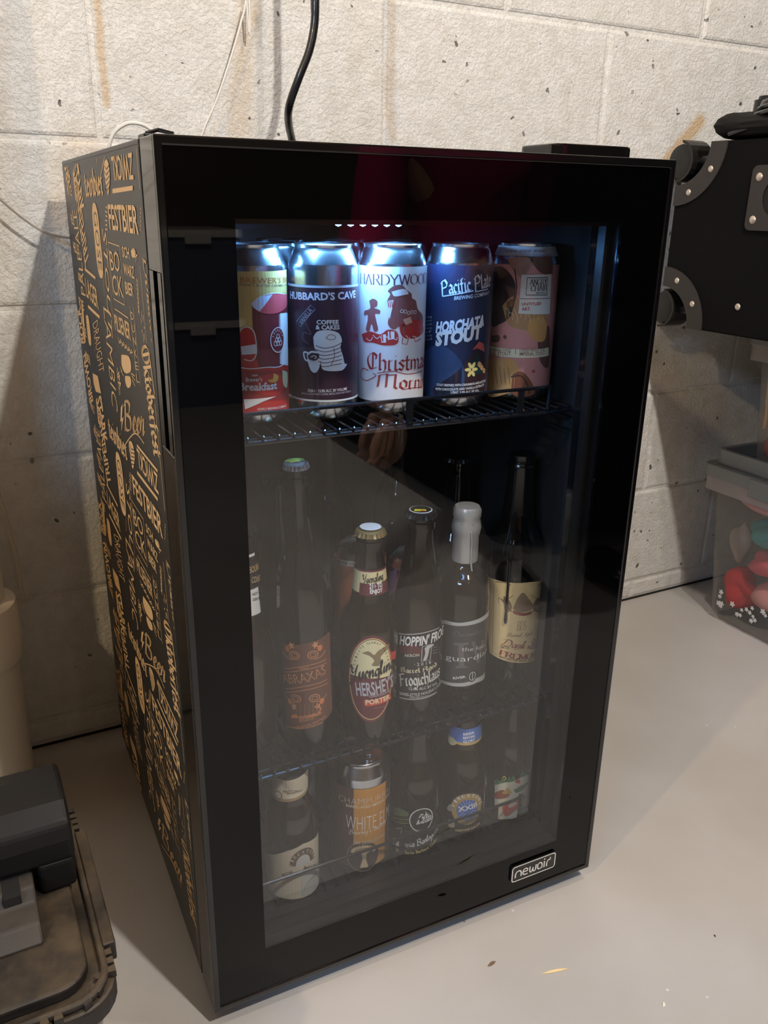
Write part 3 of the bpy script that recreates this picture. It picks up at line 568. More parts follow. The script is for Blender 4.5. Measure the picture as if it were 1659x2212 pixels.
# ================================================================== cans and bottles
def base(nm, label, cat, x, y, z, group=None): return thing(nm, label, cat, fw(x, y, z), FA, group)
def can_profile(r, h):
    k = h-.0
    return [(0, .007), (r*.55, .0055), (r*.72, .0015), (r*.78, 0), (r*.83, .001), (r*.93, .008), (r, .014), (r, k-.021), (r*.985, k-.018), (r*.86, k-.0065), (r*.82, k-.004), (r*.825, k-.0025), (r*.84, k-.0005), (r*.82, k), (r*.795, k-.001), (r*.785, k-.006)]
def make_can(t, r, h, body=None, seg=48):
    pf = can_profile(r, h); m = MB(); m.lathe(pf[:9], M_alu if body is None else body, seg); m.lathe(pf[8:], M_alu, seg); m.build('body', t, True)
    m = MB(); z = h-.006; m.lathe([(r*.785, z), (r*.74, z-.001), (r*.72, z+.001), (0, z+.001)], M_alu, seg); ld = m.build('lid', t, True)
    m = MB(); a = -1.2; tb = [(x*math.cos(a)-y*math.sin(a), x*math.sin(a)+y*math.cos(a)) for x, y in rrect(-.003, -.0075, .021, .0075, .007)]; ti = [(x*math.cos(a)-y*math.sin(a), x*math.sin(a)+y*math.cos(a)) for x, y in rrect(.009, -.0045, .0185, .0045, .0044)]
    m.ring(tb, ti, z+.0018, z+.0028, M_alu); m.lathe([(.003, z+.0028), (.003, z+.0036), (0, z+.0036)], M_alu, 12); m.build('pull_tab', ld)
    return pf
def crown(t, z, r, m, name='cap'):
    b = MB(); fl = lambda j, zz: (.055 if j % 2 else -.02) if zz < z+.002 else 0
    b.lathe([(r*.9, z-.0045), (r*1.08, z-.004), (r*1.0, z-.001), (r*.97, z+.001), (r*.8, z+.002), (0, z+.0022)], m, 42, flute=fl); return b.build(name, t, True)
def bottle_profile(kind, h, r, cut=None):
    a = {'longneck': [(0, .003), (.75, .003), (.86, 0), (.97, .006), (1, .016), (1, .52), (.98, .56), (.88, .60), (.74, .64), (.655, .68), (.60, .73), (.55, .79), (.50, .86), (.45, .93), (.49, .945), (.49, .965), (.43, .968), (.43, 1)],
         'bomber': [(0, .003), (.75, .003), (.86, 0), (.97, .005), (1, .012), (1, .56), (.97, .60), (.86, .65), (.66, .70), (.52, .75), (.44, .82), (.40, .90), (.39, .95), (.45, .955), (.45, .972), (.38, .975), (.38, 1)],
         'stout': [(0, .003), (.75, .003), (.86, 0), (.97, .006), (1, .016), (1, .40), (.97, .45), (.86, .505), (.70, .55), (.64, .59), (.60, .66), (.56, .74), (.50, .84), (.45, .93), (.50, .935), (.50, .965), (.43, .97), (.43, 1)],
         'wine': [(0, .003), (.75, .003), (.86, 0), (.97, .005), (1, .012), (1, .54), (.96, .60), (.82, .66), (.60, .72), (.44, .78), (.37, .84), (.35, .93), (.42, .935), (.42, .965), (.36, .97), (.36, 1)],
         'low': [(0, .003), (.75, .003), (.86, 0), (.97, .005), (1, .012), (1, .38), (.97, .43), (.84, .49), (.64, .55), (.52, .62), (.47, .74), (.44, .88), (.44, .93), (.52, .935), (.52, .965), (.43, .97), (.43, 1)],
         'bulb': [(0, .003), (.75, .003), (.86, 0), (.97, .005), (1, .012), (1, .56), (.97, .62), (.84, .68), (.60, .72), (.44, .76), (.41, .84), (.41, .90), (.43, .93), (.50, .935), (.50, .965), (.43, .97), (.43, 1)],
         'slim': [(0, .003), (.75, .003), (.86, 0), (.97, .005), (1, .012), (1, .46), (.98, .52), (.90, .60), (.76, .69), (.62, .78), (.52, .86), (.48, .93), (.55, .935), (.55, .965), (.48, .97), (.48, 1)]}[kind]
    pf = [(p[0]*r, p[1]*h) for p in a]; o = []
    for i, p in enumerate(pf):  # round the shoulder
        o.append(p)
    pf = pf[:5]+catmull(pf[5:14], 4)+pf[14:]
    if cut: rr = [p for p in pf if p[1] < cut-.012][-1][0]; pf = [p for p in pf if p[1] < cut-.012]+[(rr, cut-.009), (rr*1.12, cut-.0085), (rr*1.12, cut-.004), (rr*.97, cut-.0035), (rr*.97, cut)]
    return pf
def make_bottle(t, kind, h, r, glass, cap=None, cut=None):
    pf = bottle_profile(kind, h, r, cut); h = cut or h; m = MB(); m.lathe(pf+[(0, h)], glass, 44); m.build('glass_body', t, True)
    if cap: crown(t, h+.001, pf[-1][0]*1.14, cap)
    return pf
WH = K(236, 234, 230); CR_ = K(238, 222, 180); BKP = K(22, 18, 20); RED = K(188, 30, 30)

# --- top shelf, front row
ALU16 = .165
def can_thing(lbl, x, y, r, grp='tall cans on the top shelf'):
    t = base('beer_can', lbl, 'can', x, y, Z1+.001, grp); make_can(t, r, ALU16); return t, Cyl(x, y, Z1+.001, r)
# A gold and red
t, S = can_thing('tall can with gold and red wrap showing a red mug, left end of top shelf', .116, .162, .0330)
p = Print(S); GO = K(212, 172, 92); MR = K(104, 26, 32); R2 = K(196, 38, 34); p.band(.010, .142, -.05, .05, R2); p.l = 1
p.band(.088, .142, -.05, .05, GO); p.l = 2
p.text("BREWER'S BREAKFAST", (519, 610), (618, 609), (519, 598), K(176, 88, 40), frac=.62, bold=.0); 
p.text("PEANUT BUTTER CARAMEL COFFEE IMPERIAL", (517, 617), (618, 617), (517, 612), K(120, 84, 60), frac=.75)
p.poly([(544, 655), (575, 636), (612, 632), (621, 640), (621, 676), (604, 676), (606, 790), (560, 792), (548, 760), (545, 690)], MR)
p.poly([(602, 678), (621, 672), (621, 790), (604, 786)], WH); p.l = 3
p.poly([(543, 657), (560, 642), (590, 634), (616, 636), (619, 655), (600, 675), (572, 677), (552, 668)], K(214, 66, 70), smooth=True); p.l = 4
p.poly([(543, 657), (560, 642), (588, 635), (560, 673), (548, 665)], K(206, 214, 236)); p.line([(543, 657), (560, 642), (590, 633), (614, 635)], .0008, WH, smooth=True); p.l = 4
p.poly([(520, 722), (526, 708), (542, 708), (551, 722), (554, 760), (545, 776), (527, 776)], R2, smooth=True); p.l = 5
p.poly([(521, 748), (552, 743), (554, 764), (523, 766)], WH); p.line([(519, 712), (534, 706), (549, 718), (554, 760), (545, 778), (528, 776)], .0009, WH, smooth=True)
c0 = S.uv((599, 734)); p.ell(c0, .0085, .0115, MR, px=False, l=5); p.ell(c0, .0085, .0115, WH, px=False, line=.0008, l=6)
for i in range(3):
    for j in range(3-i): p.ell((c0[0]+(j-(2-i)/2)*.0032, c0[1]+(i-1)*.003), .0018, .0024, WH, px=False, line=.0005, l=6, n=10)
for i in range(7): a = .4+i*.39; p.line([(c0[0]+.0055*math.cos(a), c0[1]+.008*math.sin(a)), (c0[0]+.007*math.cos(a), c0[1]+.010*math.sin(a))], .0005, WH, px=False, l=6)
p.line([(515, 792), (540, 796), (575, 793), (600, 792), (618, 780)], .0009, WH, smooth=True, l=6)
p.poly([(523, 800), (620, 796), (621, 858), (525, 862)], K(150, 34, 34), l=3); p.poly([(560, 812), (600, 806), (612, 830), (600, 852), (560, 850), (548, 835)], R2, smooth=True, l=4)
p.poly([(590, 806), (600, 812), (596, 824), (584, 826), (578, 820), (588, 818)], K(232, 160, 60), smooth=True, l=5); p.poly([(608, 800), (619, 806), (618, 836), (610, 830)], K(206, 198, 140), smooth=True, l=5)
p.text("Brewer's", (532, 824), (566, 823), (532, 815), WH, l=5); p.text("Breakfast", (519, 842), (597, 839), (519, 826), WH, bold=.03, l=6); p.text('New', (545, 813), (557, 812), (545, 808), WH, l=5)
p.poly([(527, 862), (596, 855), (570, 866), (530, 884)], WH, l=4); p.text('HOPFLY BREWING COMPANY', (556, 886), (617, 878), (556, 881), WH, l=4); p.text('7.5% ALC/VOL   ONE PINT', (560, 891), (616, 885), (560, 888), GO, l=4)
p.build('label', t)
# B dark maroon
t, S = can_thing('tall can in dark maroon wrap with white pancake stack and coffee cup drawing', .186, .154, .0335)
p = Print(S); vb, vt = S.uv((700, 868))[1], S.uv((697, 617))[1]; p.band(vb, vt, -.052, .052, K(46, 22, 34)); p.l = 1; p.band(vt-.0022, vt, -.052, .052, K(176, 172, 180)); p.band(vb, vb+.0018, -.052, .052, WH)
p.text("HUBBARD'S CAVE", (628, 644), (767, 642), (628, 629), K(222, 214, 224), bold=.03, frac=1.0)
p.text('VANILLA', (652, 702), (676, 671), (646, 695), K(170, 160, 172), bold=.01); q = [(641, 695), (672, 659), (681, 668), (650, 705)]; p.line(q, .0006, K(150, 140, 152), closed=True)
p.text('COFFEE', (684, 700), (731, 700), (684, 691), WH, bold=.03); p.text('& CAKES', (682, 711), (733, 711), (682, 702), WH, bold=.03)
p.line([(668, 744), (655, 732), (657, 718), (672, 722), (664, 706), (660, 696)], .0005, K(120, 104, 120), smooth=True)
p.poly([(677, 728), (686, 716), (708, 713), (730, 719), (738, 734), (735, 750), (740, 768), (744, 785), (749, 786), (742, 797), (732, 801), (702, 800), (694, 790), (693, 765), (680, 752)], WH, smooth=True)
p.poly([(663, 766), (672, 758), (692, 761), (694, 775), (689, 796), (681, 805), (672, 800), (666, 784)], WH, smooth=True); p.line([(666, 762), (657, 761), (659, 775), (666, 780)], .0016, WH, smooth=True); p.l = 2
DK = K(46, 22, 34); p.poly([(665, 768), (674, 762), (688, 765), (689, 773), (680, 779), (668, 776)], DK, smooth=True)
for i in range(6): p.line([(682+i*1.5, 746+i*8.5), (700, 752+i*8), (722, 748+i*8), (738, 740+i*9)], .0006, DK, smooth=True)
p.line([(704, 730), (712, 723), (722, 725), (724, 731), (714, 734), (704, 730)], .0005, DK, smooth=True); p.line([(720, 750), (722, 770), (714, 790)], .0005, DK, smooth=True); p.l = 3; p.line([(672, 771), (680, 768), (684, 772), (679, 774)], .0007, WH, smooth=True); p.l = 1
p.text('2020-1 · 12.0% ALC. BY VOLUME', (665, 846), (749, 842), (665, 840), WH, bold=.01); p.text('IMPERIAL STOUT WITH COFFEE, MAPLE SYRUP AND VANILLA', (652, 851), (757, 846), (652, 847), K(180, 172, 184))
p.build('label', t)
# C white with red art
t, S = can_thing('tall can with white wrap, red gingerbread drawing and red blackletter title', .2605, .154, .0345)
p = Print(S); CW = K(232, 226, 222); BR = K(150, 42, 38); p.band(.0125, min(.1445, S.uv((843, 573))[1]), -.052, .052, CW); p.l = 1
p.text('HARDYWOOD', (779, 612), (914, 612), (779, 590), K(72, 40, 62), kind='se', frac=.90, thick=.13)
p.text('Christmas', (793, 795), (913, 792), (793, 760), BR, kind='bl', frac=.93, thick=.15); p.text('Morning', (812, 834), (914, 834), (812, 804), BR, kind='bl', frac=.86, thick=.15)
p.line([(796, 800), (784, 796), (780, 812), (792, 822), (812, 812), (806, 806)], .0009, BR, smooth=True); p.line([(815, 806), (850, 802), (880, 808), (912, 800)], .0008, BR, smooth=True); p.line([(870, 842), (890, 838), (910, 836)], .0008, BR, smooth=True)
p.text('ALCOHOL 9.2% BY VOLUME', (800, 868), (880, 866), (800, 863), K(120, 90, 80)); p.text('2020', (884, 864), (897, 862), (884, 860), K(120, 90, 80))
b1 = K(122, 66, 62); b2 = K(176, 40, 34)
p.poly([(798, 650), (806, 645), (815, 650), (815, 660), (809, 665), (821, 670), (820, 678), (811, 678), (813, 692), (817, 712), (809, 716), (803, 700), (798, 716), (791, 712), (795, 690), (794, 680), (788, 682), (788, 672), (800, 666)], b1, smooth=True)
p.poly([(835, 650), (843, 636), (838, 628), (852, 617), (868, 616), (878, 626), (888, 634), (890, 644), (898, 650), (902, 668), (912, 682), (912, 706), (898, 712), (885, 702), (880, 720), (872, 722), (866, 704), (850, 712), (838, 700), (842, 680), (846, 664)], b1, smooth=True)
p.poly([(782, 722), (800, 716), (822, 722), (838, 712), (858, 718), (858, 742), (830, 746), (806, 740), (788, 738)], b2, smooth=True); p.poly([(862, 700), (905, 690), (914, 712), (905, 726), (880, 732), (866, 722)], b2, smooth=True); p.l = 2
p.poly([(846, 630), (872, 624), (882, 634), (872, 637), (852, 640)], CW, smooth=True); p.ell((833, 646), .0022, .0022, CW); p.poly([(838, 716), (852, 716), (852, 732), (838, 734)], CW); p.poly([(824, 722), (834, 722), (834, 740), (824, 740)], CW)
p.poly([(836, 650), (850, 648), (848, 662), (842, 690), (838, 668)], CW)
for i in range(4): p.line([(838+i*4, 650), (840+i*4, 664)], .0008, b2, l=3)
for i in range(8): p.line([(792+i*14, 730-((i*7) % 9)), (800+i*14, 736-((i*5) % 9)), (806+i*13, 728)], .0007, CW, smooth=True)
for i in range(5): p.ell((868+i*7, 672+(i*i) % 7), .0016, .0016, CW, line=.0005, n=12)
p.poly([(870, 690), (886, 684), (890, 696), (876, 702)], K(206, 150, 130)); p.line([(870, 728), (868, 742), (878, 744), (882, 730)], .0008, b2); p.line([(892, 724), (896, 738), (908, 732)], .0008, b2)
p.l = 3
for q in ((826, 728), (842, 722)): p.line([(q[0], q[1]-8), (q[0]+1, q[1]+9)], .0012, b2)
p.build('label', t)
# D blue-black
t, S = can_thing('tall can in dark blue wrap with slanted white stout lettering over a mountain', .338, .152, .035)
p = Print(S); p.band(.0115, .145, -.053, .053, K(20, 30, 58)); p.l = 1
p.poly([(918, 760), (955, 745), (1000, 790), (990, 850), (918, 852)], K(38, 58, 96), smooth=True); p.poly([(936, 838), (985, 805), (1030, 752), (1046, 772), (1046, 850), (936, 858)], K(44, 26, 30)); p.poly([(1020, 756), (1034, 738), (1044, 742), (1046, 760), (1030, 752)], K(196, 74, 60)); p.poly([(1010, 790), (1034, 762), (1044, 800), (1024, 812)], K(20, 44, 44), l=2); p.l = 3
p.text('Pacific Plate', (954, 636), (1055, 618), (952, 606), K(216, 218, 224), kind='bl', frac=.93, thick=.17); p.line([(957, 640), (1022, 628)], .0012, K(200, 204, 212)); p.line([(1026, 630), (1053, 624)], .0012, K(200, 204, 212))
p.text('BREWING COMPANY', (981, 648), (1054, 636), (981, 640), K(214, 218, 226), frac=.97, bold=.01, shear=.2)
p.text('HORCHATA', (942, 718), (1044, 702), (942, 696), K(224, 226, 232), bold=.05, shear=.25); p.text('STOUT', (941, 746), (1038, 728), (941, 719), K(230, 224, 220), bold=.06, shear=.25)
for i in range(6): a = i*1.05; u, v = S.uv((1018, 798)); p.ell((u+.004*math.cos(a), v+.005*math.sin(a)), .0036, .0018, K(232, 206, 120), px=False, rot=a, n=12, l=3)
for i in range(7): p.ell((1034+(i*5) % 14, 786+(i*7) % 20), .0022, .0028, K(176, 110, 60) if i % 2 else K(206, 160, 104), n=12, l=3)
p.text('STOUT BREWED WITH CINNAMON AND LACTOSE', (944, 833), (1047, 824), (944, 828), WH, bold=.02); p.text('WITH CHOCOLATE AND VANILLA EXTRACTS', (941, 842), (1044, 833), (941, 837), WH, bold=.02); p.text('1 PINT  5.9% ALC. BY VOL.', (974, 850), (1034, 845), (974, 845), WH, bold=.02)
for i in range(7): p.text(['ensuring', 'flavors', 'smooth', 'notes', 'of', 'spice', 'and'][i], (918, 688+i*8), (934, 686+i*8), (918, 683+i*8), K(140, 150, 176))
p.build('label', t)
# E pink brown
t, S = can_thing('tall can with pink and brown pastry pattern and a square cream badge', .4245, .158, .0358)
p = Print(S); PK = K(206, 128, 118); p.band(.0115, .1435, -.055, .055, PK); p.l = 1; BW = K(98, 62, 50); OR = K(206, 142, 76)
p.poly([(1062, 580), (1084, 576), (1108, 600), (1114, 632), (1102, 682), (1080, 700), (1062, 696)], K(52, 36, 34), smooth=True); p.poly([(1150, 556), (1190, 556), (1192, 592), (1170, 590), (1154, 574)], BW, smooth=True); p.poly([(1096, 556), (1140, 556), (1146, 575), (1128, 600), (1106, 580)], K(150, 104, 84), smooth=True)
p.poly([(1086, 660), (1110, 640), (1140, 664), (1180, 680), (1178, 720), (1160, 738), (1140, 716), (1100, 702)], K(176, 122, 74), smooth=True); p.poly([(1144, 690), (1168, 684), (1180, 700), (1176, 734), (1156, 736), (1140, 714)], OR, smooth=True, l=2)
p.poly([(1160, 720), (1186, 706), (1184, 790), (1166, 780)], BW, smooth=True); p.poly([(1054, 778), (1084, 776), (1108, 790), (1110, 836), (1096, 850), (1054, 852)], K(200, 150, 92), smooth=True); p.poly([(1086, 774), (1112, 778), (1120, 800), (1096, 808)], OR, smooth=True, l=2)
p.poly([(1108, 804), (1130, 804), (1150, 830), (1152, 852), (1108, 852)], K(120, 64, 40), smooth=True, l=1); p.line([(1104, 814), (1126, 812), (1140, 834), (1142, 850)], .0012, K(46, 30, 28), smooth=True, l=3); p.line([(1112, 580), (1116, 630), (1102, 684)], .0012, K(40, 28, 28), smooth=True, l=3)
p.ell((1091, 728), .0022, .0022, BW); p.ell((1152, 802), .0018, .0018, K(176, 60, 50)); p.poly([(1062, 726), (1078, 724), (1078, 738), (1062, 738)], BW, smooth=True)
for i in range(9): p.line([(1092+i*9, 664+(i*11) % 22), (1100+i*9, 672+(i*7) % 20), (1098+i*9, 684+(i*7) % 20)], .0006, K(226, 186, 130), smooth=True, l=3)
for i in range(5): p.line([(1062+i*9, 790+(i*5) % 9), (1066+i*9, 830)], .0008, K(150, 96, 60), smooth=True, l=3)
p.poly([(1057, 746), (1184, 750), (1184, 768), (1057, 764)], CR_, l=4)
p.text('LOADED FRENCH TOAST', (1054, 757), (1105, 758), (1054, 752), K(120, 60, 52), l=5); p.text('IMPERIAL STOUT', (1054, 766), (1105, 767), (1054, 758), K(120, 60, 52), l=5); p.line([(1114, 754), (1114, 765)], .0006, K(120, 60, 52), l=5)
p.text('LOADED FRENCH TOAST', (1122, 759), (1176, 757), (1122, 753), K(120, 60, 52), l=5); p.text('IMPERIAL STOUT', (1122, 768), (1175, 766), (1122, 760), K(120, 60, 52), l=5)
p.poly([(1127, 593), (1190, 592), (1186, 678), (1120, 677)], K(226, 218, 206), l=4); p.line([(1123, 645), (1187, 644)], .0006, BW, l=5)
p.line([(1139, 600), (1181, 599), (1180, 637), (1136, 637)], .0009, BKP, closed=True, l=5)
p.text('ANGRY', (1144, 616), (1180, 615), (1144, 603), BKP, kind='se', l=5, thick=.16); p.text('CHAIR', (1146, 629), (1180, 627), (1146, 617), BKP, kind='se', l=5, thick=.16); p.text('BREWING', (1158, 635), (1178, 634), (1158, 631), BKP, l=5)
p.text('UNTITLED', (1127, 660), (1168, 658), (1127, 654), K(166, 60, 44), bold=.03, l=5); p.text('ART.', (1127, 671), (1146, 670), (1127, 664), K(166, 60, 44), bold=.03, l=5)
p.S.prof = prof_fn(can_profile(.0358, ALU16)[3:]); p.band(S.uv((1127, 554))[1], S.uv((1127, 533))[1], -.055, .055, K(206, 200, 200), l=3)
for i in range(3): p.text('UNTITLED ART.', (1086+i*34, 545), (1116+i*34, 545), (1086+i*34, 540), K(90, 70, 76), l=4)
p.build('label', t)
# back rows
nb = 0
for (x, y, place, col) in ((.093, .236, 'behind the gold and red can', (150, 60, 40)), (.160, .232, 'behind the pancake can, left one', (40, 40, 50)), (.232, .236, 'behind the gap beside the white wrapped can', (30, 60, 90)), (.305, .236, 'behind the gap before the blue can', (180, 120, 60)), (.385, .238, 'behind the pink patterned can', (60, 60, 70)),
                           (.125, .314, 'in the third row at left', (40, 60, 50)), (.20, .314, 'in the third row behind the pancake can', (140, 40, 60)), (.275, .316, 'in the third row at the middle', (40, 40, 60)), (.35, .316, 'in the third row at right', (90, 90, 90))):
    t = base('beer_can', 'silver-topped tall can '+place, 'can', x, y, Z1+.001, 'tall cans on the top shelf'); make_can(t, .033, ALU16-.002, seg=32); S = Cyl(x, y, Z1, .033); p = Print(S); p.band(.012, .14, -.09, .09, K(*col)); p.build('label', t)

# --- middle shelf
def bt(lbl, kind, x, y, z, h, r, glass, cap, nm='beer_bottle', grp='bottles on the middle shelf'):
    t = base(nm, lbl, 'bottle', x, y, z+.001, grp); pf = make_bottle(t, kind, h, r, glass, cap, .171 if z == Z3 else None); return t, Cyl(x, y, z+.001, r), pf
SIL = mat('silver_cap', (190, 190, 188), .3, .8); GLD = mat('gold_cap', (206, 176, 116), .3, .8); BLK = mat('black_cap', (26, 26, 28), .3, .3)
# F far left, two neck labels
t, S, pf = bt('brown bottle with black and white neck label, at the left end of middle shelf', 'stout', .0945, .162, Z2, .25, .033, M_brown, BLK)
p = Print(Cyl(.0945, .162, Z2+.001, .0195, prof_fn(pf))); S2 = p.S
p.S.prof = lambda v, f=prof_fn(pf): f(v)+.0004
v0, v1 = S2.uv((560, 1322))[1], S2.uv((560, 1266))[1]; p.band(v0, v1, -.02, .02, WH); v2 = S2.uv((560, 1190))[1]; p.band(v1, v2, -.02, .02, BKP, l=0); p.band(v2-.003, v2, -.02, .02, WH, l=1); p.l = 2
p.text('BOURBON', (540, 1240), (572, 1226), (540, 1226), K(206, 168, 110), frac=.8, bold=.01); p.text('COUNTY', (544, 1260), (573, 1252), (544, 1247), K(200, 170, 120)); p.text('NOT AGED IN', (545, 1287), (574, 1276), (545, 1281), BKP, frac=.9); p.text('GIN BARRELS', (545, 1298), (575, 1288), (545, 1292), BKP, frac=.9); p.text('2018', (547, 1320), (569, 1308), (547, 1309), BKP, kind='cu', thick=.2)
p.build('neck_label', t)
# G tall
t, S, pf = bt('tall dark bottle with brown label of orange line art and green-topped cap', 'wine', .1555, .128, Z2, .322, .0300, M_dark, SIL)
p = Print(S); LB = K(94, 58, 44); OL = K(214, 140, 96); DL = K(60, 34, 28)
pts = [(619, 1388), (640, 1390), (664, 1388), (690, 1382), (708, 1373), (721, 1362), (720, 1534), (708, 1552), (690, 1565), (664, 1572), (640, 1573), (619, 1567)]; p.poly(pts, LB); p.l = 1
p.text('ABRAXAS', (620, 1470), (710, 1452), (620, 1450), OL, bold=.0); p.l = 2; p.text('ABRAXAS', (622, 1469), (709, 1452), (622, 1453), DL, bold=-.03); p.l = 1
for s in (-1, 1):
    for yy in (1412, 1506):
        u, v = S.uv((664+s*20, yy)); p.ell((u, v), .0055, .0045, OL, px=False, line=.0009); p.ell((u, v), .003, .0024, OL, px=False, line=.0007); p.ell((u+s*.008, v+(.006 if yy < 1450 else -.006)), .003, .0036, K(216, 120, 60), px=False, n=12); st = [(u+s*.003+(.0042 if k % 2 else .002)*math.cos(k*PI/5), v+(.011 if yy < 1450 else -.011)+(.0048 if k % 2 else .0025)*math.sin(k*PI/5)) for k in range(10)]; p.poly(st, OL, px=False); p.line([(u+s*.002, v-.006), (u+s*.010, v-.004), (u+s*.015, v)], .0007, OL, px=False, smooth=True)
for i, yy in enumerate((1434, 1442, 1478, 1486)): p.line([(622, yy+6), (664, yy+2), (712, yy-12)], .0007, OL, smooth=True)
for i in range(9): p.line([(626+i*9, 1516+(i % 3)*3), (626+i*9, 1545)], .0008, K(128, 84, 64))
p.text('VANILLA', (654, 1444), (674, 1440), (654, 1439), OL); p.text('perennial', (650, 1552), (697, 1540), (650, 1538), K(226, 138, 84), kind='cu', thick=.24, l=2); p.text('ARTISAN ALES', (652, 1557), (682, 1551), (652, 1553), OL, l=2); p.poly(arc(640, 1548, 8, 180, 360, 8), K(216, 120, 60), l=2)
p.text('Stout brewed with Cacao Nibs, Ancho Peppers,', (620, 1567), (708, 1546), (620, 1563), OL); p.text('Cinnamon, and Vanilla Beans', (638, 1572), (700, 1560), (638, 1568), OL)
p.build('label', t); t.rotation_euler = (0, -.034, FA)
cp = [c for c in t.children if c.name.startswith('cap')][0]; q = MB(); q.lathe([(.0115, .3245), (.0, .3252)], K(30, 34, 28), 24); q.ring([(x, y) for x, y in arc(0, 0, .0112, 20, 150, 8)], [(x, y) for x, y in arc(0, 0, .006, 20, 150, 8, .002)], .3250, .3256, K(150, 190, 70)); q.build('cap_print', cp)
# H porter
t, S, pf = bt('brown longneck with gold cap and a cream and maroon oval porter label', 'longneck', .2245, .122, Z2, .241, .0315, M_brown, GLD)
p = Print(S); MM = K(92, 30, 38); cx, cy = S.uv((803, 1468)); ry = (S.uv((803, 1380))[1]-S.uv((803, 1556))[1])/2; rx = .0262
p.ell((cx, cy), rx+.0022, ry+.0032, MM, px=False, n=40); p.l = 1; p.ell((cx, cy), rx, ry, K(228, 196, 120), px=False, n=40); p.l = 2; p.ell((cx, cy), rx-.0011, ry-.0011, MM, px=False, n=40); p.l = 3
vcut = S.uv((803, 1468))[1]; top = [(cx+(rx-.0018)*math.cos(a), cy+(ry-.0018)*math.sin(a)) for a in [math.radians(x) for x in range(0, 181, 8)]]; top = [q for q in top]; p.poly(top, K(236, 224, 170), px=False); p.l = 4
p.text('Yuengling', (757, 1464), (835, 1450), (757, 1434), BKP, kind='cu', frac=.80, thick=.30, l=5)
for i, ch in enumerate("AMERICA'S OLDEST BREWERY"):
    if ch == ' ': continue
    a = math.radians(172-i*6.9); x, y = cx+(rx-.0062)*math.cos(a), cy+(ry-.0062)*math.sin(a); tx, ty = math.sin(a), -math.cos(a)*ry/rx; l_ = math.hypot(tx, ty); tx, ty = tx/l_, ty/l_
    p.text(ch, (x-tx*.0008, y-ty*.0008), (x+tx*.0008, y+ty*.0008), (x-tx*.0008-ty*.0024, y-ty*.0008+tx*.0024), BKP, px=False, l=4)
eg = K(132, 112, 74); p.poly([(782, 1410), (796, 1406), (808, 1414), (818, 1404), (840, 1390), (834, 1404), (822, 1418), (824, 1430), (814, 1438), (803, 1436), (808, 1426), (798, 1416)], eg, smooth=True); p.ell((820, 1432), .0035, .003, eg, line=.0008)
p.poly([(843, 1408), (853, 1404), (853, 1422), (843, 1426)], K(206, 50, 44))
p.text("HERSHEY'S", (771, 1501), (838, 1488), (771, 1473), K(190, 188, 196), bold=.02, frac=.82, l=5); p.text('CHOCOLATE', (798, 1506), (840, 1494), (798, 1501), K(200, 190, 200), l=4)
p.poly([(786, 1512), (842, 1496), (844, 1508), (788, 1525)], K(206, 60, 40)); p.l = 5; p.text('PORTER', (790, 1521), (841, 1507), (789, 1511), K(240, 214, 170), bold=.04); p.text('BREWED FOR CHOCOLATE', (808, 1530), (835, 1524), (808, 1527), K(150, 90, 80), l=4)
p.build('label', t)
p = Print(Cyl(.2245, .122, Z2+.001, .0170, prof_fn(pf))); f = prof_fn(pf); p.S.prof = lambda v: f(v)+.0004
v0, v1, vm = p.S.uv((795, 1281))[1], p.S.uv((795, 1234))[1], p.S.uv((795, 1260))[1]; p.band(v0, v1, -.032, .032, K(226, 208, 150)); p.l = 1; p.band(v1-.001, v1+.0012, -.032, .032, MM, l=2); uu = p.S.uv((779, 1270))[0]; p.band(v0-.002, vm, uu, .032, MM)
p.l = 2; p.text('Yuengling', (783, 1258), (826, 1250), (783, 1240), BKP, kind='cu', thick=.26); p.text('21+ TO', (798, 1270), (823, 1266), (798, 1260), WH, bold=.04); p.text('ENJOY', (799, 1280), (823, 1276), (799, 1272), WH, bold=.04); p.build('neck_label', t)
q = MB(); q.lathe([(.0115, .2462), (.0085, .24645), (0, .2466)], K(206, 200, 190), 24); q.build('cap_print', [c for c in t.children if c.name.startswith('cap')][0]); q = Print(Flat(0, 0))
# I frog
t, S, pf = bt('dark bottle with black label, gothic white lettering and a black and yellow cap', 'slim', .289, .130, Z2, .250, .0305, M_brown, BLK)
p = Print(S); p.poly([(862, 1366), (880, 1367), (900, 1366), (925, 1362), (949, 1352), (944, 1496), (925, 1508), (900, 1513), (878, 1513), (862, 1508)], K(30, 26, 26)); p.l = 1; GR = K(190, 188, 184)
p.line([(862, 1368), (900, 1369), (925, 1364), (948, 1355)], .001, GR); p.line([(863, 1506), (885, 1510), (910, 1509), (943, 1494)], .001, GR)
p.poly([(864, 1392), (898, 1393), (912, 1402), (912, 1412), (864, 1408)], K(82, 32, 34)); p.l = 2
p.text("HOPPIN' FROG", (864, 1391), (946, 1380), (866, 1372), WH, frac=.80, bold=.03, shear=.2); p.text('AKRON', (874, 1418), (906, 1417), (874, 1412), K(196, 190, 170), bold=.02)
p.line([(912, 1396), (932, 1391), (929, 1424), (910, 1428)], .0008, GR, closed=True); p.poly([(917, 1400), (926, 1392), (937, 1392), (928, 1400), (925, 1412), (921, 1424), (914, 1426), (918, 1412)], GR, smooth=True)
for i in range(3): p.line([(934, 1399+i*6), (944, 1396+i*6)], .0007, K(120, 118, 116))
p.text('· 2 0 1 8 ·', (895, 1438), (935, 1431), (895, 1431), GR); p.text('Barrel Aged', (866, 1450), (940, 1440), (866, 1440), K(206, 196, 160), kind='bl', frac=.95, thick=.2); p.text('Frogichlaus', (864, 1478), (942, 1464), (864, 1453), K(214, 212, 204), kind='bl', frac=.86, thick=.18)
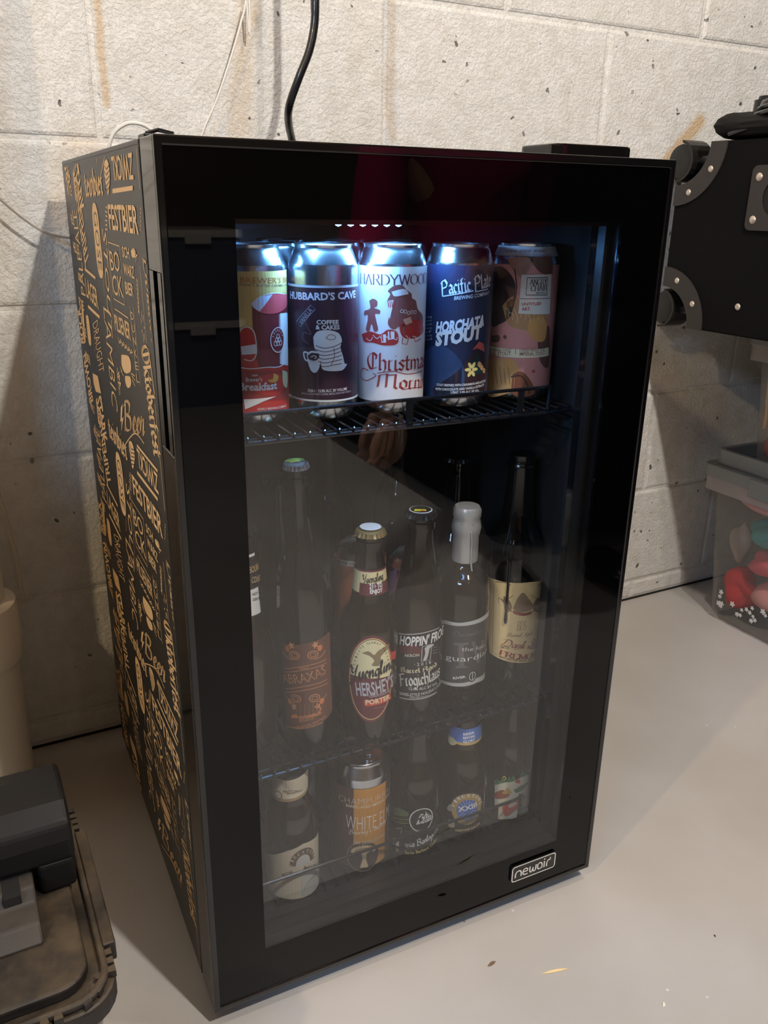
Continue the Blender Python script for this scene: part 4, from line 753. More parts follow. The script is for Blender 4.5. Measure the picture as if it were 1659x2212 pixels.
p.text('12.4% ALC BY VOL', (884, 1490), (942, 1478), (884, 1484), GR, bold=.02, frac=.95); p.text('SWISS-STYLE HOLIDAY LAGER', (864, 1500), (942, 1487), (864, 1494), GR, bold=.02, frac=.8); p.text('LAGER AGED IN BOURBON BARRELS', (885, 1507), (940, 1498), (885, 1503), GR)
p.build('label', t); q = MB(); q.lathe([(.0128, .2533), (.0115, .2536)], K(210, 208, 204), 24); q.add([(-.010, -.003, .2537), (.002, -.008, .2537), (.005, -.003, .2537), (-.006, .003, .2537)], [(0, 1, 2, 3)], K(226, 206, 40)); q.add([(-.004, -.006, .2539), (.001, -.008, .2539), (.002, -.006, .2539), (-.002, -.004, .2539)], [(0, 1, 2, 3)], RED); q.build('cap_print', [c for c in t.children if c.name.startswith('cap')][0])
# J silver wax
WAX = mat('silver_wax', (176, 174, 170), .34, .35)
t, S, pf = bt('round-shouldered bottle dipped in dripping silver wax with a black label', 'bulb', .354, .138, Z2, .236, .0315, M_brown, None)
wx = MB(); wz = .180; wx.lathe([(.0148, wz), (.0152, wz+.004), (.0150, wz+.030), (.0165, wz+.036), (.0172, wz+.041), (.0158, wz+.048), (.0150, wz+.051), (.0160, wz+.054), (.0162, wz+.062), (.0140, wz+.066), (0, wz+.067)], WAX, 36, flute=lambda j, z: .012*math.sin(j*1.3+z*90))
a = Cyl(.354, .138, 0, .0155).a0+.45; wx.tube([(.0168*math.cos(a-.1), .0168*math.sin(a-.1), wz+.04), (.0160*math.cos(a), .0160*math.sin(a), wz+.028), (.0158*math.cos(a), .0158*math.sin(a), wz+.005), (.0166*math.cos(a+.1), .0166*math.sin(a+.1), wz-.008), (.0185*math.cos(a+.15), .0185*math.sin(a+.15), wz-.017)], [.0012, .0014, .0012, .0012, .0009], WAX, 8); wx.build('wax_seal', t, True)
p = Print(S); p.poly([(946, 1338), (965, 1345), (990, 1349), (1015, 1347), (1040, 1338), (1055, 1322), (1047, 1462), (1030, 1474), (1005, 1482), (980, 1482), (958, 1476), (946, 1468)], K(52, 50, 50)); p.l = 1
sv = K(176, 176, 172); p.poly([(946, 1331), (965, 1340), (990, 1345), (1015, 1342), (1040, 1333), (1055, 1317), (1055, 1327), (1040, 1342), (1015, 1350), (990, 1352), (965, 1348), (946, 1341)], sv); p.poly([(946, 1461), (958, 1470), (980, 1475), (1005, 1474), (1030, 1464), (1047, 1450), (1047, 1462), (1030, 1474), (1005, 1482), (980, 1482), (958, 1476), (946, 1470)], sv)
p.poly([(980, 1388), (1012, 1387), (1012, 1392), (1002, 1394), (1003, 1438), (1012, 1441), (984, 1443), (984, 1439), (991, 1438), (990, 1394), (980, 1393)], K(88, 84, 82)); p.poly([(1018, 1386), (1026, 1385), (1032, 1420), (1040, 1382), (1045, 1381), (1034, 1432), (1030, 1432)], K(88, 84, 82))
p.l = 2; p.text('December', (975, 1372), (1040, 1366), (975, 1362), K(84, 82, 80), kind='cu', thick=.2); p.text('the lost', (997, 1406), (1046, 1396), (997, 1397), K(220, 218, 214), bold=-.01, frac=1); p.text('guardian', (963, 1423), (1048, 1410), (963, 1411), K(226, 224, 220), bold=-.01, frac=.92); p.text('RIVER', (979, 1467), (1006, 1463), (979, 1462), K(210, 208, 204), bold=.03)
p.ell((1020, 1460), .0062, .0080, K(40, 38, 38), l=2); p.ell((1020, 1460), .0040, .0055, sv, line=.001, l=3); p.line([(1020, 1451), (1020, 1470)], .001, sv, l=3); p.build('label', t)
# K black wax, cream label
t, S, pf = bt('large black-waxed bottle with a cream label and a black drip running down it', 'bomber', .4302, .146, Z2, .296, .0345, M_dark, None)
wx = MB(); BW_ = mat('black_wax', (14, 14, 15), .22, coat=.3); f = prof_fn(pf); zs = [.225, .235, .25, .265, .279, .284, .289, .293, .298]; wx.lathe([(f(z)+.0012, z) for z in zs[:-1]]+[(.0155, .297), (0, .299)], BW_, 32, flute=lambda j, z: .02*math.sin(j*1.1)); 
a = Cyl(.4302, .146, 0, 1).a0-.14; wx.tube([((f(z)+.0012)*math.cos(a), (f(z)+.0012)*math.sin(a), z) for z in (.23, .21, .195, .18, .165, .15, .13, .11, .098, .094)], [.0016]*7+[.0017, .0022, .0016], BW_, 8); wx.build('wax_seal', t, True)
p = Print(S); CM = K(226, 192, 128); p.poly([(1050, 1240), (1068, 1251), (1090, 1257), (1115, 1259), (1145, 1257), (1170, 1250), (1187, 1242), (1178, 1412), (1160, 1424), (1135, 1431), (1110, 1431), (1085, 1425), (1058, 1410)], CM); p.l = 1
DB = K(92, 62, 44); RB = K(136, 44, 40); p.line([(1068, 1260), (1064, 1410), (1090, 1420), (1130, 1424), (1172, 1412)], .0005, DB, smooth=False); p.line([(1070, 1256), (1090, 1258), (1104, 1264)], .0008, DB, smooth=True); p.line([(1180, 1255), (1170, 1256), (1160, 1266)], .0008, DB, smooth=True)
for s in (-1, 1):
    for i in range(4): p.line([(1128+s*22, 1322), (1128+s*(34+i*5), 1300-i*3), (1128+s*(20+i*10), 1286+i*6)], .0006, DB, smooth=True)
    p.poly([(1128+s*28, 1296), (1128+s*40, 1288), (1128+s*38, 1316), (1128+s*30, 1322), (1128+s*22, 1312)], K(126, 98, 66), smooth=True)
p.poly([(1108, 1314), (1118, 1292), (1130, 1280), (1142, 1294), (1152, 1310), (1140, 1320), (1118, 1322)], K(140, 112, 84), smooth=True); p.poly([(1108, 1318), (1130, 1324), (1148, 1320), (1146, 1326), (1128, 1330), (1110, 1325)], RB, smooth=True, l=2)
p.text('BDS', (1116, 1362), (1136, 1360), (1116, 1342), RB, kind='se', thick=.1); p.text('Barrel Aged', (1094, 1374), (1148, 1370), (1094, 1366), DB, kind='cu', thick=.2); p.text('Dark Star', (1080, 1392), (1158, 1388), (1080, 1376), RB, kind='cu', thick=.22)
p.text('LIMITED', (1080, 1400), (1101, 1401), (1080, 1394), DB, bold=.02); p.text('2019', (1110, 1403), (1132, 1402), (1110, 1395), DB, bold=.0); p.text('RELEASE', (1138, 1401), (1157, 1399), (1138, 1394), DB, bold=.02)
p.text('FREMONT', (1078, 1413), (1156, 1413), (1078, 1402), RB, kind='se', thick=.24); p.text('BECAUSE BEER MATTERS', (1078, 1419), (1156, 1418), (1078, 1415), DB, bold=.02); p.build('label', t)
# behind
t = base('beer_can', 'can with a blue-lit lid behind the gold-capped porter bottle', 'can', .288, .285, Z2+.001, 'cans in the back of the lower shelves'); make_can(t, .0335, .157); S = Cyl(.288, .285, Z2+.001, .0335); p = Print(S); p.band(.012, .142, -.06, .06, K(170, 92, 62)); p.l = 1; p.poly([(728, 1206), (760, 1212), (770, 1216), (765, 1224), (732, 1218)], K(200, 196, 200)); p.text('TEA CO. CO', (730, 1214), (768, 1220), (730, 1208), BKP, l=2); p.build('label', t)
t = base('beer_can', 'dark can with purple print and a teal stripe, behind the gothic label bottle', 'can', .355, .262, Z2+.001, 'cans in the back of the lower shelves'); make_can(t, .033, .140); S = Cyl(.355, .262, Z2+.001, .033); p = Print(S); p.band(.012, .125, -.06, .06, K(20, 26, 34)); p.l = 1; p.poly([(842, 1236), (858, 1228), (858, 1270), (842, 1290)], K(110, 100, 160)); p.line([(842, 1206), (866, 1180)], .0015, K(30, 110, 100)); p.text('11', (856, 1215), (862, 1213), (856, 1208), WH); p.build('label', t)
for (x, y, h, kd, cp, ds) in ((.365, .33, .315, 'bomber', SIL, 'tall dark bottle with a silver cap just under the top shelf'), (.275, .30+.06, .30, 'bomber', BLK, 'tall dark bottle behind the gold-capped porter'), (.165, .25, .27, 'longneck', BLK, 'dark bottle behind the tall brown-labelled bottle'), (.415, .262, .262, 'longneck', BLK, 'dark longneck behind the black-waxed bottle')):
    t, S, pf = bt(ds, kd, x, y, Z2, h, .034, M_dark, cp)
# --- bottom shelf
grp = 'bottles on the bottom shelf'
t, S, pf = bt('brown bottle with slanted white neck label at the left of the bottom shelf', 'stout', .124, .112, Z3, .229, .0305, M_brown, BLK, grp=grp)
p = Print(S); OW = K(214, 206, 184); BT = K(92, 76, 58); GY = K(150, 142, 124)
p.poly([(573, 1840), (590, 1846), (620, 1838), (655, 1822), (691, 1794), (691, 1900), (682, 1920), (655, 1938), (625, 1942), (598, 1935), (580, 1920)], OW); p.l = 1
u0, v0 = S.uv((655, 1856)); p.poly([(u0+.0135*math.cos(a)*1.15, v0-.004+.019*math.sin(a)) for a in [math.radians(x) for x in range(-12, 193, 9)]], BT, px=False); p.l = 2; p.poly([(u0+.0088*math.cos(a), v0-.006+.0125*math.sin(a)) for a in [math.radians(x) for x in range(-12, 193, 12)]], K(206, 210, 206), px=False)
for i, ch in enumerate('FIRESTONE'):
    a = math.radians(172-i*20.5); x, y = u0+.0112*math.cos(a)*1.12, v0-.006+.0142*math.sin(a); tx, ty = math.sin(a), -math.cos(a); p.text(ch, (x-tx*.0015, y-ty*.0015), (x+tx*.0015, y+ty*.0015), (x-tx*.0015-ty*.0042, y-ty*.0015+tx*.0042), OW, px=False, kind='se', thick=.2, l=3)
p.ell((661, 1842), .0015, .0018, BT, l=3); p.text('MOCHA', (612, 1893), (634, 1884), (612, 1886), BT, l=3, bold=.02); p.text('MERLIN', (654, 1878), (690, 1864), (654, 1870), BT, l=3, bold=.02)
p.poly([(650, 1880), (691, 1862), (691, 1900), (680, 1922), (650, 1936)], K(190, 196, 192), l=2)
for i in range(6): p.line([(655+i*5, 1925-i*3), (668+i*4, 1900-i*5), (690, 1880-i*2)], .0005, K(120, 124, 120), smooth=True, l=4)
p.build('label', t)
def neck(x, y, z, pf, R, h_=None):
    p = Print(Cyl(x, y, z+.001, R)); f = prof_fn(pf); p.S.prof = lambda v: f(v)+.0004; return p
p = neck(.124, .112, Z3, pf, .0190); va, vb = p.S.uv((625, 1735))[1], p.S.uv((625, 1690))[1]; p.put([(-.03, va), (.03, va+.006), (.03, vb+.008), (-.03, vb)], [[0, 1, 2, 3]], OW); p.l = 1; p.put([(-.03, va), (.03, va+.006), (.03, va+.0095), (-.03, va+.0035)], [[0, 1, 2, 3]], K(150, 128, 92)); p.text('FIRESTONE WALKER', (612, 1712), (662, 1694), (612, 1706), BT, bold=.02); p.text('BREWING COMPANY', (620, 1716), (658, 1702), (620, 1712), BT); p.ell((602, 1716), .0045, .0045, K(120, 104, 80), line=.0012); p.build('neck_label', t)
# M can
t = base('beer_can', 'brown can with an orange stripe and a tree drawing, on the bottom shelf', 'can', .216, .124, Z3+.001, 'cans in the back of the lower shelves'); t['group'] = 'cans on the bottom shelf'; make_can(t, .0352, .152); S = Cyl(.216, .124, Z3+.001, .0352); p = Print(S)
p.band(.012, .124, -.055, .055, K(66, 46, 38)); p.l = 1; ua, ub = S.uv((764, 1780))[0], S.uv((831, 1780))[0]; p.band(.013, .124, ua, ub, K(196, 128, 50)); p.l = 2
p.text('CHAMPURRADO', (733, 1727), (833, 1716), (733, 1714), WH, frac=.72, bold=-.03); p.text('BARREL-AGED IMPERIAL STOUT', (748, 1741), (830, 1728), (748, 1735), K(226, 206, 170), frac=.75); p.text('WHITE ELM', (748, 1788), (834, 1770), (748, 1758), WH, frac=.9, bold=-.02); p.text('Brewing Company', (754, 1801), (830, 1778), (754, 1790), K(226, 206, 170), kind='cu', frac=.95, thick=.2)
cu, cv = S.uv((785, 1850)); p.ell((cu, cv), .0195, .0215, K(52, 38, 34), px=False, l=2); p.ell((cu, cv), .0195, .0215, K(186, 160, 124), px=False, line=.0005, l=3); tc = K(206, 172, 124)
p.poly([(cu-.004, cv-.016), (cu+.006, cv-.016), (cu+.003, cv-.004), (cu+.004, cv+.006), (cu-.002, cv+.006), (cu-.001, cv-.004)], tc, px=False, l=3)
for i in range(11): a = .25+i*.265; p.line([(cu+.001, cv+.003), (cu+.008*math.cos(a), cv+.006+.006*math.sin(a)), (cu+.0165*math.cos(a), cv+.004+.0125*math.sin(a))], .001, tc, px=False, smooth=True, l=3)
for i in range(14): a = i*.24; p.ell((cu+.0125*math.cos(a), cv+.006+.009*math.sin(a)), .0022, .0013, tc, px=False, n=8, rot=a, l=3)
p.text('DARK CHOCOLATE & SPICES', (764, 1822), (830, 1803), (764, 1815), K(216, 196, 150), l=4); p.build('label', t)
# N
t, S, pf = bt('brown bottle with a black and green barleywine label and a white ring emblem', 'low', .2865, .116, Z3, .231, .0305, M_brown, BLK, grp=grp)
p = Print(S); p.poly([(846, 1782), (865, 1790), (890, 1790), (915, 1782), (943, 1762), (941, 1822), (925, 1838), (900, 1848), (870, 1850), (850, 1842)], K(24, 22, 20)); p.l = 1
for i, c in enumerate(((60, 84, 50), (150, 130, 70), (40, 90, 60), (150, 130, 70))): p.line([(846, 1757+i*4), (864, 1765+i*4), (882, 1766+i*4)], .0007, K(*c), smooth=True)
p.poly([(846, 1742), (864, 1746), (880, 1754), (882, 1762), (862, 1762), (846, 1754)], K(70, 84, 46), smooth=True); q = S.uv((911, 1771)); p.ell(q, .0145, .0165, K(22, 20, 20), px=False, l=2); p.ell(q, .0145, .0165, WH, px=False, line=.0011, l=3)
p.text('Fifty', (900, 1768), (928, 1764), (900, 1758), WH, kind='cu', thick=.26, l=3); p.text('Threads', (893, 1781), (934, 1767), (893, 1772), WH, kind='cu', thick=.26, l=3); p.line([(912, 1758), (914, 1766), (922, 1768), (919, 1752)], .0006, WH, l=3, smooth=True); p.text('BREWING CO.', (900, 1797), (925, 1790), (900, 1793), WH, l=3); p.text('CA', (911, 1799), (917, 1797), (911, 1795), WH, l=3)
p.line([(856, 1789), (869, 1788), (866, 1800)], .001, K(190, 130, 70)); p.text('California Barleywine', (850, 1822), (941, 1798), (850, 1808), WH, kind='cu', thick=.24, l=3, frac=.92); p.text('With Santa Barbara Coffee', (856, 1838), (941, 1816), (856, 1831), K(206, 186, 130), l=3, frac=.95, bold=.02); p.build('label', t)
# O
t, S, pf = bt('brown bottle with blue and gold round label and a blue neck label', 'stout', .3545, .116, Z3, .231, .0305, M_brown, BLK, grp=grp)
p = Print(S); q = S.uv((1010, 1748)); p.ell(q, .0225, .0255, K(30, 30, 36), px=False, n=36); p.l = 1; p.ell(q, .0205, .0235, K(170, 138, 76), px=False, n=36); p.l = 2; p.ell((q[0], q[1]-.001), .0135, .0155, K(60, 92, 170), px=False, n=32); p.l = 3
for i in range(18): a = i*PI/9; p.line([(q[0]+.006*math.cos(a), q[1]+.007*math.sin(a)), (q[0]+.0125*math.cos(a), q[1]+.0145*math.sin(a))], .0005, K(196, 206, 230), px=False)
p.text('XXIII', (990, 1752), (1030, 1740), (990, 1742), WH, bold=.03, l=4)
for i, ch in enumerate('FIRESTONE'):
    a = math.radians(168-i*19.5); x, y = q[0]+.0162*math.cos(a), q[1]+.0187*math.sin(a); tx, ty = math.sin(a), -math.cos(a); p.text(ch, (x-tx*.0019, y-ty*.0019), (x+tx*.0019, y+ty*.0019), (x-tx*.0019-ty*.0042, y-ty*.0019+tx*.0042), WH, px=False, kind='se', thick=.2)
p.text('TWENTY-THREE', (995, 1770), (1032, 1760), (995, 1765), WH, l=4); p.text('ANNIVERSARY ALE', (988, 1782), (1034, 1766), (988, 1776), K(70, 56, 40), l=4, bold=.02); p.text('FIRESTONE WALKER', (984, 1795), (1036, 1779), (984, 1791), K(216, 190, 120), l=3)
p.poly([(972, 1736), (980, 1742), (976, 1752), (966, 1746)], K(140, 130, 120), smooth=True); p.poly([(968, 1770), (980, 1772), (982, 1786), (970, 1784)], K(150, 140, 120), smooth=True); p.build('label', t)
p = neck(.3545, .116, Z3, pf, .0185); va, vb = p.S.uv((1000, 1611))[1], p.S.uv((1000, 1577))[1]; p.put([(-.03, va), (.03, va+.004), (.03, vb+.004), (-.03, vb)], [[0, 1, 2, 3]], K(70, 104, 180)); p.l = 1; p.put([(-.03, va), (.03, va+.004), (.03, va+.0075), (-.03, va+.0035)], [[0, 1, 2, 3]], K(190, 156, 80))
for i, s_ in enumerate(('BEER', 'BEFORE', 'GLORY')): p.text(s_, (1001, 1588+i*7.5), (1025, 1583+i*7.5), (1001, 1583+i*7.5), WH, bold=.02)
p.poly([(972, 1590), (980, 1592), (988, 1604), (980, 1608), (973, 1600)], K(206, 196, 150), smooth=True); p.build('neck_label', t)
# P
t, S, pf = bt('slim brown bottle with a snowy village label in red, white and green', 'low', .4275, .118, Z3, .231, .0275, M_brown, BLK, grp=grp)
p = Print(S); p.poly([(1069, 1686), (1090, 1689), (1120, 1682), (1143, 1664), (1137, 1752), (1120, 1764), (1095, 1769), (1069, 1767)], K(228, 214, 180)); p.l = 1
for i, (x, y) in enumerate(((1074, 1693), (1086, 1690), (1100, 1688), (1109, 1686), (1128, 1676), (1137, 1672))): p.poly([(x-7, y+2), (x, y-12), (x+7, y)], K(44, 110, 56))
p.line([(1086, 1680), (1090, 1677), (1093, 1681), (1090, 1684)], .0012, K(226, 190, 60), smooth=True); p.poly([(1070, 1712), (1085, 1706), (1100, 1712), (1096, 1722), (1069, 1724)], K(150, 64, 34), smooth=True); p.l = 2; p.poly([(1085, 1712), (1097, 1700), (1106, 1711), (1103, 1714), (1088, 1715)], K(206, 150, 60)); p.poly([(1112, 1690), (1118, 1680), (1124, 1687), (1122, 1692)], K(196, 60, 44)); p.poly([(1109, 1706), (1128, 1694), (1140, 1690), (1134, 1700), (1116, 1712)], K(90, 120, 80), smooth=True)
p.poly([(1086, 1742), (1100, 1734), (1118, 1728), (1126, 1740), (1112, 1750), (1098, 1762), (1088, 1758)], K(206, 52, 40), smooth=True); p.poly([(1098, 1738), (1112, 1731), (1116, 1736), (1100, 1744)], K(236, 196, 170), smooth=True, l=3); p.poly([(1118, 1750), (1137, 1738), (1136, 1752), (1120, 1760)], K(110, 160, 170), l=2); p.line([(1122, 1716), (1134, 1724)], .0009, BKP); p.build('label', t)
# behind, bottom shelf
t = base('beer_can', 'silver can standing behind the slanted white neck label, bottom shelf', 'can', .190, .222, Z3+.001, 'cans on the bottom shelf'); make_can(t, .033, .150)
for (x, y, ds) in ((.27, .215, 'dark bottle behind the tree-drawing can on the bottom shelf'), (.345, .215, 'dark bottle behind the white ring emblem bottle'), (.412, .212, 'dark bottle behind the snowy village bottle')): bt(ds, 'longneck', x, y, Z3, .229, .0305, M_brown, BLK, grp=grp)

# ================================================================== cords on the wall
def on_wall(q, y):   # a point of the room at distance y from the wall
    d = CR*((q[0]-829.5)/FPX)-CU*((q[1]-1106)/FPX)+CF; t = (y-CAMP[1])/d.y; return Vector(CAMP)+d*t
def cord(nm, lb, cat, pts, r, m, n=8):
    P_ = catmull([tuple(on_wall(q[:2], q[2])) if len(q) == 3 else tuple(q[0]) for q in pts], 8); b = MB(); b.tube(P_, r, m, n); return tag(b.build(nm, None, True), lb, cat)
M_cord = mat('black_cord', (20, 20, 22), .32, coat=.3); M_wwire = mat('white_wire', (222, 218, 210), .45)
tz = on_wall((679, 0), -.11)
cord('power_cord', 'thick black cord hanging down behind the top of the fridge', 'cord', [((tz.x+.004, -.08, 2.2), 1), ((tz.x+.005, -.10, 1.5), 1), (679, -60, -.11), (681, 0, -.115), (679, 55, -.115), (668, 110, -.115), (645, 170, -.112), (626, 225, -.10), (623, 260, -.075), (630, 300, -.042), (640, 345, -.03), (645, 450, -.02)], .0052, M_cord, 10)
cord('thin_wire', 'thin white wire running down the wall left of the black cord', 'wire', [((.37, -.01, 2.2), 1), (536, -120, -.014), (531, 0, -.016), (520, 50, -.016), (500, 120, -.016), (470, 210, -.016), (440, 280, -.016), (425, 330, -.014), (415, 420, -.01)], .0014, M_wwire, 6)
cord('looped_cable', 'white cable arching just above the left corner of the fridge', 'cable', [(232, 420, -.03), (233, 350, -.032), (237, 310, -.036), (250, 283, -.04), (275, 267, -.045), (300, 267, -.05), (322, 277, -.05), (345, 300, -.05), (362, 360, -.045), (365, 450, -.03)], .0024, M_wwire, 8)
cord('grey_wire', 'thin grey wire sagging from the left edge behind the fridge', 'wire', [(-160, 290, -.02), (-60, 375, -.022), (0, 430, -.024), (50, 472, -.024), (100, 503, -.024), (155, 514, -.024), (215, 510, -.024), (260, 490, -.02)], .0016, mat('grey_wire', (150, 142, 134), .5), 6)

# ================================================================== right side: totes and the black case
M_lid = mat('grey_tote_lid', (128, 128, 122), .45); M_tote = translucent('clear_tote_wall', (196, 190, 182), .20, .25); M_rim = translucent('clear_tote_rim', (190, 180, 174), .55, .3)
def tote(nm, lb, x0, x1, y0, y1, z0, z1, taper, rimz, lid_h, flowers=False):
    t = thing(nm, lb, 'storage tote', ((x0+x1)/2, (y0+y1)/2, z0), 0, None); w_, d_ = (x1-x0)/2, (y1-y0)/2; h = z1-z0; m = MB(); n = 6
    def ringp(z, ins, r): return [(x, y, z) for x, y in rrect(-w_+ins, -d_+ins, w_-ins, d_-ins, r, n)]
    L_ = [ringp(0, taper+.012, .03), ringp(.012, taper+.002, .035), ringp(h-.045, .012, .03), ringp(h-.045, .0, .02), ringp(h, .0, .02)]
    vs = [p for r in L_ for p in r]; k = len(L_[0]); m.add(vs[:3*k], [[i*k+j, i*k+(j+1) % k, (i+1)*k+(j+1) % k, (i+1)*k+j] for i in range(2) for j in range(k)]+[list(range(k))[::-1]], M_tote)
    o = len(m.v); m.add(vs[2*k:], [[i*k+j, i*k+(j+1) % k, (i+1)*k+(j+1) % k, (i+1)*k+j] for i in range(2) for j in range(k)], M_rim); b = m.build('tote_body', t, True)
    m = MB(); m.prism(rrect(-w_-.004, -d_-.004, w_+.004, d_+.004, .022, n), h-.018, h+.006, M_lid); m.ring(rrect(-w_+.012, -d_+.012, w_-.012, d_-.012, .018, n), rrect(-w_+.022, -d_+.022, w_-.022, d_-.022, .014, n), h+.006, h+lid_h, M_lid); l = m.build('tote_lid', t)
    mm = l.modifiers.new('b', 'BEVEL'); mm.width = .003; mm.segments = 2; mm.limit_method = 'ANGLE'
    for y in (-d_*.5, d_*.5): q = MB(); q.box((-w_-.007, y-.03, h-.03), (-w_-.003, y+.03, h+.004), M_lid, .0015); q.build('latch', t)
    if flowers:
        m = MB(); mw = K(206, 200, 192, rough=.6); rnd = random.Random(4)
        for i in range(46):
            y = d_-.05-rnd.uniform(0, .42); z = .035+rnd.uniform(0, .035); r = rnd.uniform(.004, .007); xx = -w_+taper*(1-z/h)-.0035+.012*z/h
            pts = []
            for kk in range(15): a = 2*PI*kk/15; q = r*(1 if kk % 3 else .55); pts.append((xx, y+q*math.cos(a), z+q*math.sin(a)))
            m.add([(xx-.0004, y, z)]+pts, [[0, 1+kk, 1+(kk+1) % 15] for kk in range(15)], mw)
        m.build('flower_print', t, 'print')
    return t
# lower tote (big) and upper tote
tote('storage_tote', 'large clear tote with grey lid full of pink toys, under the smaller tote', 1.243, 1.66, -.66, -.085, 0, .318, .028, .29, .036, True)
tote('storage_tote', 'smaller clear tote with a red ball inside, under the black case', 1.262, 1.64, -.64, -.125, .326, .575, .022, .29, .012)
def blob(nm, lb, cat, c, s, col, seed, amp=.25, rough=.9, sub=3, squash=1, rot=(0, 0, 0)):
    bm = bmesh.new(); bmesh.ops.create_icosphere(bm, subdivisions=sub, radius=1); rnd = random.Random(seed); ph = [Vector((rnd.uniform(-4, 4), rnd.uniform(-4, 4), rnd.uniform(-4, 4))) for _ in range(5)]
    for v in bm.verts:
        d = v.co.copy(); f = 1+amp*sum(math.sin(p.dot(d)+p.x*3)/(1+i*.4) for i, p in enumerate(ph))*.4; v.co = Vector((d.x*s[0]*f, d.y*s[1]*f, d.z*s[2]*f))
    bm.transform(Matrix.Rotation(rot[2], 4, 'Z') @ Matrix.Rotation(rot[0], 4, 'X')); m = MB(); m.bm(bm, fabric(nm+'_cloth', col, rough, 500) if rough > .8 else mat(nm+'_skin', col, rough)); o = m.build(nm, None, True); o.location = c
    return tag(o, lb, cat, 'toys in the clear totes')
TO = [('plush_toy', 'pale pink soft toy lying just under the lower tote lid', (1.335, -.19, .258), (.055, .075, .026), (226, 160, 160), .25), ('plush_toy', 'teal soft toy in the middle of the lower tote', (1.322, -.205, .200), (.036, .045, .024), (80, 160, 156), .3),
      ('plush_toy', 'coral pink soft toy in the lower tote, below the teal one', (1.32, -.228, .143), (.040, .055, .026), (226, 96, 104), .3), ('plush_toy', 'large pale rose soft toy low in the tote', (1.33, -.245, .074), (.045, .060, .030), (220, 150, 140), .3), ('toy_cloth', 'red crumpled cloth at the bottom left of the lower tote', (1.312, -.165, .070), (.030, .034, .036), (196, 40, 46), .5),
      ('toy_cloth', 'beige folded cloth at the back corner of the lower tote', (1.318, -.140, .16), (.022, .018, .040), (176, 160, 144), .3), ('plush_toy', 'pink soft toy at the front of the lower tote', (1.34, -.46, .16), (.05, .08, .08), (222, 110, 120), .3), ('toy_cloth', 'orange scrap of cloth at the bottom of the lower tote', (1.33, -.36, .035), (.026, .022, .016), (220, 120, 60), .3)]
for i, (nm, lb, c, s_, col, am) in enumerate(TO): blob(nm, lb, 'toy', c, s_, col, i+3, am)
o = blob('toy_ball', 'orange-red toy ball in the upper tote', 'ball', (1.336, -.186, .3660), (.036, .036, .036), (206, 62, 40), 1, 0, .5)
m = MB(); m.box((-.03, -.06, -.035), (.03, .06, .035), mat('blue_toy_plastic', (110, 172, 210), .45), .008); o = tag(m.build('toy_block', None, True), 'light blue plastic toy block in the upper tote', 'toy block'); o.location = (1.336, -.212, .452); o.rotation_euler = (.5, 0, .1)
m = MB(); m.tube(catmull([(1.30, -.15, .548), (1.30, -.155, .50), (1.298, -.160, .46), (1.295, -.166, .43), (1.29, -.17, .405)], 5), .0035, mat('tan_strap', (190, 150, 104), .7)); tag(m.build('toy_strap', None, True), 'tan strap hanging inside the upper tote', 'strap')

# black case on casters, lying on the upper tote
M_carpet = fabric('black_carpet_covering', (13, 12, 12), .95, 1400); M_corner = mat('worn_corner_plastic', (46, 41, 39), .55); M_rivet = mat('rivet_metal', (206, 192, 176), .35, .6); M_cast = mat('caster_black', (24, 22, 20), .35)
AX, AY0, AY1, AZ0, AZ1 = 1.113, -.55, -.048, .592, .893
case = thing('amplifier_case', 'black carpeted case with riveted corner plates lying on the upper tote', 'case', (AX, AY1, AZ0))
DY, DZ = AY1-AY0, AZ1-AZ0; RC = .066
ol = [(-DY, 0)]+[(-RC+RC*0, 0)]+[(-RC*math.cos(a), RC*math.sin(a)) for a in [PI/2*i/8 for i in range(0, 9)]][1:]
ol += [(0, DZ-RC)]+[(-RC*math.sin(a), DZ-RC*math.cos(a)) for a in [PI/2*i/8 for i in range(0, 9)]][1:]+[(-DY, DZ)]
m = MB(); m.prism(ol, 0, .45, M_carpet, 0); cb = m.build('cabinet', case); bb = cb.modifiers.new('b', 'BEVEL'); bb.width = .003; bb.segments = 2; bb.limit_method = 'ANGLE'; bb.angle_limit = .9
def disc(m, x, y, z, r, mt, th=.002): # faces -x
    n = 16; m.add([(x-th, y, z)]+[(x-th*.8, y+r*.7*math.cos(2*PI*i/n), z+r*.7*math.sin(2*PI*i/n)) for i in range(n)]+[(x, y+r*math.cos(2*PI*i/n), z+r*math.sin(2*PI*i/n)) for i in range(n)], [[0, 1+i, 1+(i+1) % n] for i in range(n)]+[[1+i, 1+n+i, 1+n+(i+1) % n, 1+(i+1) % n] for i in range(n)], mt)
